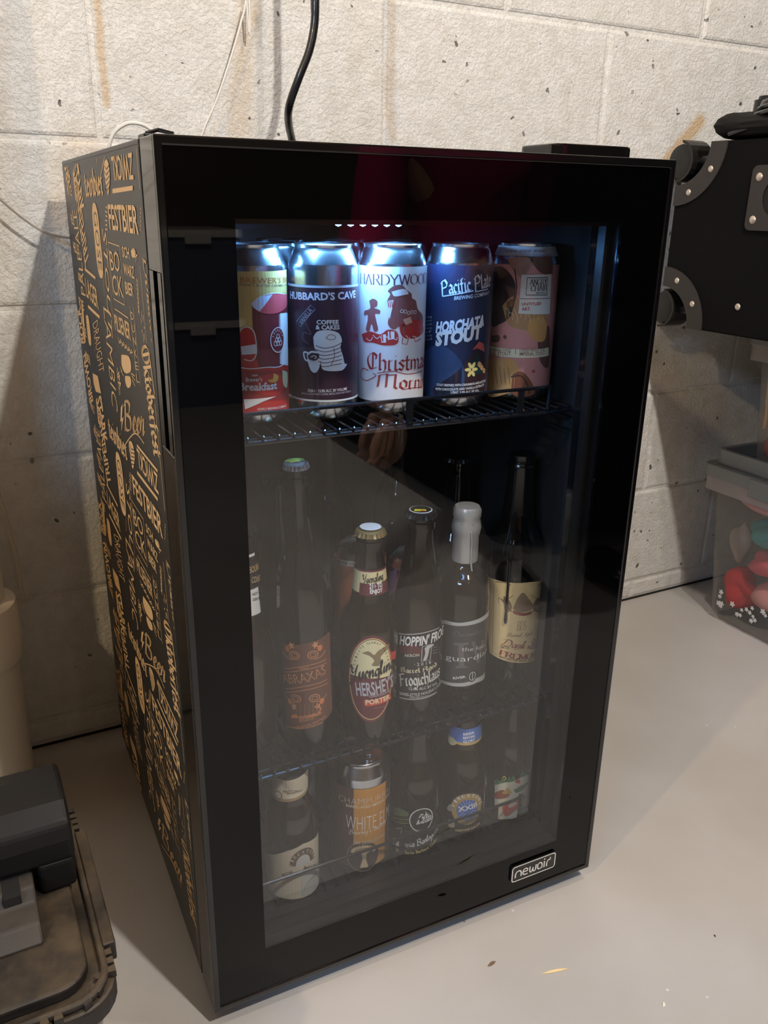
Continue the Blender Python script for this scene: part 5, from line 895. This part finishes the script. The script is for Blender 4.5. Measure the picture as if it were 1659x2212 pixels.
for up in (0, 1):
    R1, R2_ = RC+.001, RC+.034; o_, i_ = [], []
    for k in range(13):
        a = PI/2*k/12; o_.append((-R2_*math.cos(a), R2_*math.sin(a))); i_.append((-R1*math.cos(a), R1*math.sin(a)))
    f = (lambda q: (q[0], DZ-q[1])) if up else (lambda q: q)
    m = MB(); pts = [f(q) for q in o_]+[f(q) for q in i_[::-1]]; n = 13
    for k in range(12):
        a_, b_, c_2, d_2 = f(o_[k]), f(o_[k+1]), f(i_[k+1]), f(i_[k])
        m.add([(-.0025, *a_), (-.0025, *b_), (-.0025, *c_2), (-.0025, *d_2), (0, *a_), (0, *b_), (0, *c_2), (0, *d_2)], [(0, 1, 2, 3), (0, 4, 5, 1), (3, 2, 6, 7)], M_corner)
        m.add([(-.0025, *d_2), (-.0025, *c_2), (.10, *c_2), (.10, *d_2)], [(0, 1, 2, 3)], M_corner)
    cp = m.build('corner_plate', case)
    for a in (math.radians(30), math.radians(68)):
        q = f((-(RC+.018)*math.cos(a), (RC+.018)*math.sin(a))); m = MB(); disc(m, -.0025, q[0], q[1], .0052, M_rivet); m.build('rivet', cp, True)
    m = MB(); cz = f((0, RC*.42))[1]; cyy = -.018; zz = 1 if up else -1
    for dx in (.004, .024):  # twin wheel caster with a curved hood
        m.lathe([(0, 0), (.018, 0), (.027, .003), (.029, .009), (.027, .015), (.018, .018), (0, .018)], M_cast, 26, (0, 0, 0))
        vs = m.v[-26*7:]; m.v[-26*7:] = [(dx+z_, cyy+.022+x_, cz+y_) for x_, y_, z_ in vs]
    m.tube([(.023, -.055, cz), (.023, -.03, cz), (.023, cyy+.022, cz)], .008, M_cast, 12)
    hood = [(cyy+.022+.034*math.cos(math.radians(a)), cz+.034*math.sin(math.radians(a))) for a in range(100, 271, 17)]; hi = [(cyy+.022+.030*math.cos(math.radians(a)), cz+.030*math.sin(math.radians(a))) for a in range(100, 271, 17)]
    for k in range(len(hood)-1): m.add([(x_, *q) for x_ in (0, .046) for q in (hood[k], hood[k+1], hi[k+1], hi[k])], [(0, 1, 2, 3), (4, 7, 6, 5), (0, 4, 5, 1), (3, 2, 6, 7)], M_cast)
    m.build('caster', case, True)
m = MB(); disc(m, 0, -.167, .047, .0055, M_rivet); m.build('rivet', case, True)
hy0, hy1 = -.27, -.158; m = MB(); ci = [(-.214+.030*math.cos(2*PI*i/24-PI*.75), .2155+.030*math.sin(2*PI*i/24-PI*.75)) for i in range(24)]; 
sq = rrect(hy0, .166, hy1, .262, .010, 5); k = len(sq); sq = sq[k//2:]+sq[:k//2]; m.ring(sq, ci, -.003, 0, M_corner, 0); hp = m.build('handle_plate', case)
for y_, z_ in ((hy1-.014, .182), (hy1-.014, .245), (hy0+.014, .182), (hy0+.014, .245)): m = MB(); disc(m, -.003, y_, z_, .0062, M_rivet); m.build('rivet', hp, True)
m = MB(); m.lathe([(.030, 0), (.030, .012), (0, .012)], M_crack, 24); m.v = [(z_*.2+.0002-.0028, -.214+x_, .2155+y_) for x_, y_, z_ in m.v]; m.build('handle_cup', hp, True)
# cloth bag and coiled cable on the case
bag = thing('cable_bag', 'folded black cloth bundle with a cable looped over it, on top of the case', 'bag', (1.30, -.238, AZ1+.0025))
bm = bmesh.new(); bmesh.ops.create_cube(bm, size=1); bmesh.ops.subdivide_edges(bm, edges=bm.edges[:], cuts=7, use_grid_fill=True)
for v in bm.verts:
    x, y, z = v.co; k = 1-.35*max(0, abs(z)*2)**3; xx = x*(.39)*(1-.10*(2*z)**2); yy = y*.262*(1-.10*(2*z)**2); zz = (z+.5)*.046+.006*math.sin(x*14+y*5)*(z+.5)+.006*math.sin(y*17)*(z+.5); e = max(abs(x), abs(y))*2; zz *= 1-.25*max(0, e-.7)/.3
    v.co = Vector((xx+.004*math.sin(z*25+y*9), yy, zz))
m = MB(); m.bm(bm, fabric('black_nylon', (26, 24, 22), .7, 700)); bg = m.build('cloth', bag, True); sb = bg.modifiers.new('s', 'SUBSURF'); sb.levels = sb.render_levels = 1
for k in range(3):
    pts = [(.192*math.cos(a)*(1-.03*k), .128*math.sin(a)*(1-.04*k), .036+.006*k+.004*math.sin(a*2+k)) for a in [2*PI*i/36 for i in range(37)]]; m = MB(); m.tube(pts, .0042, M_cord, 8, cap=False); m.build('cable_loop', bag, True)
m = MB(); m.tube(catmull([(-.188, .09, .006), (-.189, .05, .014), (-.188, -.02, .026), (-.184, -.08, .034), (-.17, -.11, .040)], 6), .004, M_cord); m.build('cable_end', bag, True)
m = MB(); bm = bmesh.new(); bmesh.ops.create_cone(bm, segments=28, radius1=.030, radius2=.026, depth=.080, cap_ends=True); bmesh.ops.bevel(bm, geom=bm.edges[:], offset=.006, segments=3, affect='EDGES')
m.bm(bm, M_satin); o = tag(m.build('black_canister', None, True), 'black rounded canister standing on the case behind the cloth bundle', 'canister'); o.location = (1.278, -.079, AZ1+.0405)

# ================================================================== left side: drain pipe and black-lidded tote
pp = thing('drain_pipe', 'white plastic drain pipe with a wide coupling beside the block wall', 'pipe', (-.079, -.085, 0))
m = MB(); m.lathe([(.0, 0), (.057, 0), (.057, .235), (.052, .27), (.052, 1.9), (0, 1.9)], M_white, 48); m.build('pipe', pp, True)
m = MB(); m.lathe([(.0575, .212), (.0625, .214), (.0645, .218), (.0655, .24), (.0655, .286), (.0640, .294), (.0600, .297), (.052, .299)], M_white, 48); m.build('coupling', pp, True)
m = MB(); m.tube(catmull([(-.050, -.022, 1.0), (-.034, -.024, .60), (-.018, -.026, .44), (-.006, -.028, .34), (-.004, -.03, .26)], 6), .003, translucent('clear_tube', (220, 214, 196), .5, .1), 8); tag(m.build('clear_tube', None, True), 'thin clear tube running down beside the white pipe', 'tube')
D_lid = dusty('dusty_black_plastic', (24, 21, 20), (108, 90, 64), .50, .42); D_bk = dusty('black_housing_plastic', (15, 14, 14), (80, 70, 58), .12, .42); P(D_bk).inputs['Specular IOR Level'].default_value = .25; D_gr = dusty('grey_vent_plastic', (46, 41, 37), (96, 84, 68), .35, .5)
LT = thing('tool_tote', 'storage tote with a dusty black ribbed lid, at the lower left corner', 'storage tote', (-.20, -.59, 0)); LX, LY = -.20, -.59
m = MB(); m.prism(rrect(-.16, -.105, .178, .105, .03, 6), .012, .222, translucent('yellowed_clear_plastic', (186, 178, 138), .6, .3)); 
for i in range(26):
    x = -.15+i*.013; m.tube([(x, -.1055, .02), (x, -.1055, .215)], .0025, M_rim, 6)
for i in range(15): y = -.085+i*.013; m.tube([(.1785, y, .02), (.1785, y, .215)], .0025, M_rim, 6)
m.build('tote_body', LT)
m = MB(); m.prism(rrect(-.18, -.118, .194, .118, .03, 6), .218, .236, D_lid); ld = m.build('lid', LT); b_ = ld.modifiers.new('b', 'BEVEL'); b_.width = .003; b_.segments = 2; b_.limit_method = 'ANGLE'
m = MB(); m.ring(rrect(-.176, -.114, .190, .114, .028, 6), rrect(-.170, -.108, .184, .108, .025, 6), .236, .243, D_lid); m.prism(rrect(-.164, -.100, .176, .100, .022, 6), .236, .247, D_lid); lp = m.build('lid_panel', ld); b_ = lp.modifiers.new('b', 'BEVEL'); b_.width = .004; b_.segments = 3; b_.limit_method = 'ANGLE'
rb = MB(); rb.prism([(-.0032, -.004), (.0032, -.004), (.0022, .004), (-.0022, .004)], .236, .242, D_lid); r0 = None
spots_ = [(.190, .105-i*.0085, PI/2) for i in range(4)]+[(.190, -.075-i*.0085, PI/2) for i in range(3)]+[(.186-(1-math.cos(math.radians(a)))*.028-.002, -.088-math.sin(math.radians(a))*.026, PI/2-math.radians(a)) for a in (15, 38, 62)]+[(.150-i*.0095, -.1145, 0) for i in range(8)]
for x, y, a in spots_:
    if r0 is None: r0 = rb.build('rib', ld); o = r0
    else: o = r0.copy(); C.objects.link(o)
    o.location = (x, y, 0); o.rotation_euler = (0, 0, a)
m = MB(); m.box((.189, -.07, .226), (.1985, .07, .2445), D_lid, .0015); m.build('latch_bar', ld); m = MB(); m.box((-.14, -.1215, .226), (.066, -.112, .2445), D_lid, .0015); m.build('latch_bar', ld)
HX1 = .183; hs = thing('handle_housing', 'glossy black bridge-shaped housing with grey vent slots on the dusty black lid', 'housing', (LX, LY, .2475))
m = MB(); pr_ = [(.083, .0), (.083, .060), (.076, .072), (.055, .076), (.020, .074), (.004, .064), (-.002, .050), (-.002, .030), (.018, .030), (.022, .0)]
m.prism([(y, z) for y, z in [(.083, .026), (.083, .060), (.076, .072), (.055, .076), (.020, .073), (.004, .062), (-.001, .048), (-.001, .028)]], -.12, HX1, D_bk, 0); m.prism([(y, z) for y, z in [(.079, 0), (.079, .03), (-.0005, .03), (-.0005, 0)]], HX1-.030, HX1-.001, D_bk, 0); br = m.build('bridge', hs); b_ = br.modifiers.new('b', 'BEVEL'); b_.width = .0045; b_.segments = 3; b_.limit_method = 'ANGLE'
m = MB(); m.prism([(y, z) for y, z in [(.07, 0), (.07, .024), (-.012, .024), (-.020, .014), (-.040, .012), (-.052, .0)]], -.12, HX1-.034, D_gr, 0); vb_ = m.build('vent_box', hs); b_ = vb_.modifiers.new('b', 'BEVEL'); b_.width = .002; b_.segments = 2; b_.limit_method = 'ANGLE'
for i in range(5): m = MB(); m.box((.132-.019*i-.0065, -.0195, .0165), (.132-.019*i+.0065, .004, .0246), M_crack, .0004); m.build('vent_slot', vb_)

# small litter on the floor
def chip(nm, lb, q, ln, wd, rz, col):
    d = CR*((q[0]-829.5)/FPX)-CU*((q[1]-1106)/FPX)+CF; P_ = Vector(CAMP)+d*(-CAMP[2]/d.z); m = MB(); m.add([(-ln/2, 0, .0005), (-ln*.1, -wd/2, .0006), (ln*.2, -wd*.4, .0006), (ln/2, 0, .0009), (ln*.1, wd/2, .0022), (-ln*.2, wd*.35, .002)], [(0, 1, 2, 3, 4, 5)], mat(nm+'_col', col, .7)); m.add([(-ln/2, 0, 0), (-ln*.1, -wd/2, 0), (ln*.2, -wd*.4, 0), (ln/2, 0, 0), (ln*.1, wd/2, 0), (-ln*.2, wd*.35, 0)], [(0, 1, 2, 3, 4, 5)], m.mats[0])
    o = m.build(nm); o.location = (P_.x, P_.y, .0002); o.rotation_euler = (0, 0, rz); tag(o, lb, 'debris')
chip('straw_sliver', 'long straw-coloured sliver on the grey floor', (1199, 2099), .034, .0022, -.25, (226, 202, 150)); chip('paint_chip', 'small white chip on the floor near the lower right', (1434, 2171), .006, .003, .6, (240, 234, 214)); chip('dirt_crumb', 'brown crumb on the floor under the fridge door', (1062, 2083), .012, .003, .1, (110, 86, 66)); chip('dirt_crumb', 'pinkish crumb in front of the fridge, below the badge', (1181, 1908), .004, .003, .2, (190, 150, 130)); chip('dirt_crumb', 'dark crumb on the open floor right of the fridge', (1544, 2022), .004, .0016, 1.2, (60, 54, 50))

# ================================================================== the room behind the camera (seen mirrored in the door)
M_sofa = fabric('black_upholstery', (14, 13, 14), .9, 400)
sx, sy = fw(1.38, -1.42, 0).x, fw(1.38, -1.42, 0).y
so = thing('black_sofa', 'black upholstered sofa standing to the right of the fridge, out of frame', 'sofa', (sx, sy, 0), FA)
for nm, a, b in (('seat_base', (-.41, -.72, .04), (.40, .57, .30)), ('seat_cushion', (-.40, -.60, .302), (.20, -.022, .410)), ('seat_cushion', (-.40, -.018, .302), (.20, .57, .410)), ('backrest', (.205, -.72, .302), (.42, .57, .92)), ('armrest', (-.41, -.74, .302), (.20, -.605, .62))):
    m = MB(); m.box(a, b, M_sofa, .03); m.build(nm, so, True)
for x in (-.35, .35):
    for y in (-.66, .51): m = MB(); m.lathe([(0, 0), (.018, 0), (.024, .041), (0, .041)], M_satin, 16, (x, y, 0)); m.build('leg', so)
def skin_mesh(nm, nodes, edges, mt, parent, root=0, sub=2):
    me = bpy.data.meshes.new(nm); me.from_pydata([n[:3] for n in nodes], edges, []); o = bpy.data.objects.new(nm, me); C.objects.link(o); o.parent = parent
    sk = o.modifiers.new('s', 'SKIN'); sk.use_smooth_shade = True
    for i, n in enumerate(nodes): r = n[3]; me.skin_vertices[0].data[i].radius = (r, n[4] if len(n) > 4 else r); me.skin_vertices[0].data[i].use_root = i == root
    su = o.modifiers.new('u', 'SUBSURF'); su.levels = su.render_levels = sub; me.materials.append(mt); return o
M_skin = mat('skin', (206, 158, 132), .5); M_maroon = fabric('maroon_knit', (150, 28, 68), .9, 600); M_trou = fabric('black_trousers', (16, 16, 18), .9, 600); M_hair = fabric('brown_hair', (60, 42, 30), .6, 900)
bx_, by_ = fw(.985, -1.15, 0).x, fw(.985, -1.15, 0).y
pe = thing('person', 'person in a maroon sweater and black trousers seated on the sofa, mirrored in the door', 'person', (bx_, by_, .0), FA)
# local: +y towards the wall, -x towards the camera
B = [(0, 0, .55, .115, .12), (-.04, .03, .68, .105, .13), (-.08, .06, .82, .12, .15), (-.12, .08, .93, .10, .14), (-.14, .09, 1.0, .052), (-.16, .11, 1.06, .05), (-.18, .13, 1.14, .082, .078), (-.19, .135, 1.21, .075, .07),
     (-.25, .02, .93, .055), (-.33, .12, .66, .042), (-.34, .22, .43, .030), (-.335, .235, .37, .034), (.02, .18, .93, .055), (.17, -.06, .70, .042), (.21, -.13, .53, .030), (.22, -.14, .50, .034),
     (-.08, .05, .53, .095), (-.12, .40, .52, .068), (-.13, .40, .28, .055), (-.13, .385, .10, .038), (.09, .06, .53, .095), (.10, .43, .52, .068), (.10, .41, .28, .055), (.10, .395, .10, .038)]
Eb = [(0, 1), (1, 2), (2, 3), (3, 4), (4, 5), (5, 6), (6, 7), (3, 8), (8, 9), (9, 10), (10, 11), (3, 12), (12, 13), (13, 14), (14, 15), (0, 16), (16, 17), (17, 18), (18, 19), (0, 20), (20, 21), (21, 22), (22, 23)]
skin_mesh('body', B, Eb, M_skin, pe)
gw = lambda idx, k: [(*B[i][:3], B[i][3]+k, (B[i][4] if len(B[i]) > 4 else B[i][3])+k) for i in idx]
skin_mesh('sweater', gw([0, 1, 2, 3, 8, 9, 10, 12, 13, 14], .014), [(0, 1), (1, 2), (2, 3), (3, 4), (4, 5), (5, 6), (3, 7), (7, 8), (8, 9)], M_maroon, pe)
skin_mesh('trousers', gw([0, 16, 17, 18, 19, 20, 21, 22, 23], .016), [(0, 1), (1, 2), (2, 3), (3, 4), (0, 5), (5, 6), (6, 7), (7, 8)], M_trou, pe)
for x, y in ((-.13, .385), (.10, .395)): skin_mesh('shoe', [(x, y, .05, .045, .045), (x-.005, y+.08, .04, .043, .036), (x-.01, y+.16, .032, .036, .028)], [(0, 1), (1, 2)], M_satin, pe)
for wx_, wy_, wz_, dx, dy, dz in ((-.335, .235, .37, .05, .15, -1), (.22, -.14, .50, .6, .2, -.25)):
    d = Vector((dx, dy, dz)).normalized(); s_ = d.cross(Vector((0, 0, 1))).normalized(); u_ = s_.cross(d)
    for k, (o_, L_) in enumerate(((-.030, .062), (-.010, .078), (.011, .082), (.031, .074))):
        a0 = Vector((wx_, wy_, wz_))+s_*o_*.6; a1 = a0+d*.045+s_*o_*.4; a2 = a1+d*L_*.45-u_*.012; a3 = a2+d*L_*.3-u_*.022; a4 = a3+d*L_*.12-u_*.02
        skin_mesh('finger', [(*a0, .014), (*a1, .0105), (*a2, .0092), (*a3, .0085), (*a4, .0075)], [(0, 1), (1, 2), (2, 3), (3, 4)], M_skin, pe)
    a0 = Vector((wx_, wy_, wz_))+d*.01; a1 = a0-s_*.036+d*.02; a2 = a1+d*.032-s_*.014-u_*.01; skin_mesh('thumb', [(*a0, .015), (*a1, .0125), (*a2, .0105), (*(a2+d*.022), .009)], [(0, 1), (1, 2), (2, 3)], M_skin, pe)
hd = Vector((-.185, .132, 1.17)); fd = Vector((-.93, .33, -.1)).normalized(); sd = fd.cross(Vector((0, 0, 1))).normalized()
m = MB(); bm = bmesh.new(); bmesh.ops.create_uvsphere(bm, u_segments=28, v_segments=18, radius=1)
for v in bm.verts:
    q = v.co; k = q.x; v.co = hd-fd*.012+Vector((0, 0, .012))+sd*q.y*.082+Vector((0, 0, q.z*.108))+fd*(q.x*.092-(.055 if k > .25 and q.z < .55 else 0))
m.bm(bm, M_hair); m.build('hair', pe, True)
for s_ in (-1, 1):
    m = MB(); bm = bmesh.new(); bmesh.ops.create_uvsphere(bm, u_segments=12, v_segments=8, radius=.011); bm.transform(Matrix.Translation(hd+fd*.074+sd*s_*.031+Vector((0, 0, .01)))); m.bm(bm, WH); bm = bmesh.new(); bmesh.ops.create_uvsphere(bm, u_segments=10, v_segments=6, radius=.005); bm.transform(Matrix.Translation(hd+fd*.0825+sd*s_*.031+Vector((0, 0, .01)))); m.bm(bm, BKP); m.build('eye', pe, True)
    m = MB(); bm = bmesh.new(); bmesh.ops.create_uvsphere(bm, u_segments=12, v_segments=8, radius=.02); bm.transform(Matrix.Translation(hd+sd*s_*.082-fd*.005) @ Matrix.Diagonal((.6, .6, 1.4, 1))); m.bm(bm, M_skin); m.build('ear', pe, True)
skin_mesh('nose', [tuple(hd+fd*.078+Vector((0, 0, .012)))+(.006,), tuple(hd+fd*.095+Vector((0, 0, -.018)))+(.011,), tuple(hd+fd*.082+Vector((0, 0, -.026)))+(.009,)], [(0, 1), (1, 2)], M_skin, pe)
m = MB(); m.tube([hd+fd*.074-sd*.022+Vector((0, 0, -.047)), hd+fd*.084+Vector((0, 0, -.046)), hd+fd*.074+sd*.022+Vector((0, 0, -.047))], .0045, mat('lips', (170, 96, 88), .5)); m.build('mouth', pe, True)
# stacked totes and a dark shelf far behind
M_blue = translucent('smoky_clear_tote', (120, 130, 150), .7, .3)
for i, (z, lab) in enumerate(((0, 'smoky tote with white lid on the floor far behind the sofa'), (.345, 'smoky tote with white lid stacked on the floor tote behind the sofa'))):
    q = fw(.72, -2.95, z); t = thing('storage_tote', lab, 'storage tote', q, FA); m = MB(); m.prism(rrect(-.17, -.22, .17, .22, .03), 0, .315, M_blue); m.build('tote_body', t)
    m = MB(); m.prism(rrect(-.185, -.235, .185, .235, .03), .315, .342, M_white); m.build('tote_lid', t); m = MB(); m.box((-.05, .22, .29), (.05, .245, .33), M_white, .004); m.build('latch', t)

# added cabinet-shaped blocker, unseen, keeps the left bulb off the low left side
uc = thing('blocker_cabinet', 'added beige cabinet left of the white drain pipe, unseen, blocking the left bulb', 'cabinet', (-.70, -.635, 0)); M_st = mat('beige_steel', (176, 166, 146), .45)
m = MB(); m.box((-.30, -.165, .03), (.30, .165, .77), M_st, .006); m.box((-.31, -.185, .77), (.31, .17, .79), M_st, .004); m.build('body', uc)
for x in (-.148, .148): m = MB(); m.box((x-.144, -.179, .05), (x+.144, -.166, .755), M_st, .004); dd = m.build('cabinet_door', uc); m = MB(); m.tube([(x*.15-(.03 if x<0 else -.03), -.179, .42), (x*.15-(.03 if x<0 else -.03), -.195, .43), (x*.15-(.03 if x<0 else -.03), -.195, .52), (x*.15-(.03 if x<0 else -.03), -.179, .53)], .005, M_alu); m.build('door_handle', dd, True)
m = MB(); m.box((-.28, -.15, 0), (.28, .15, .03), M_satin); m.build('plinth', uc)
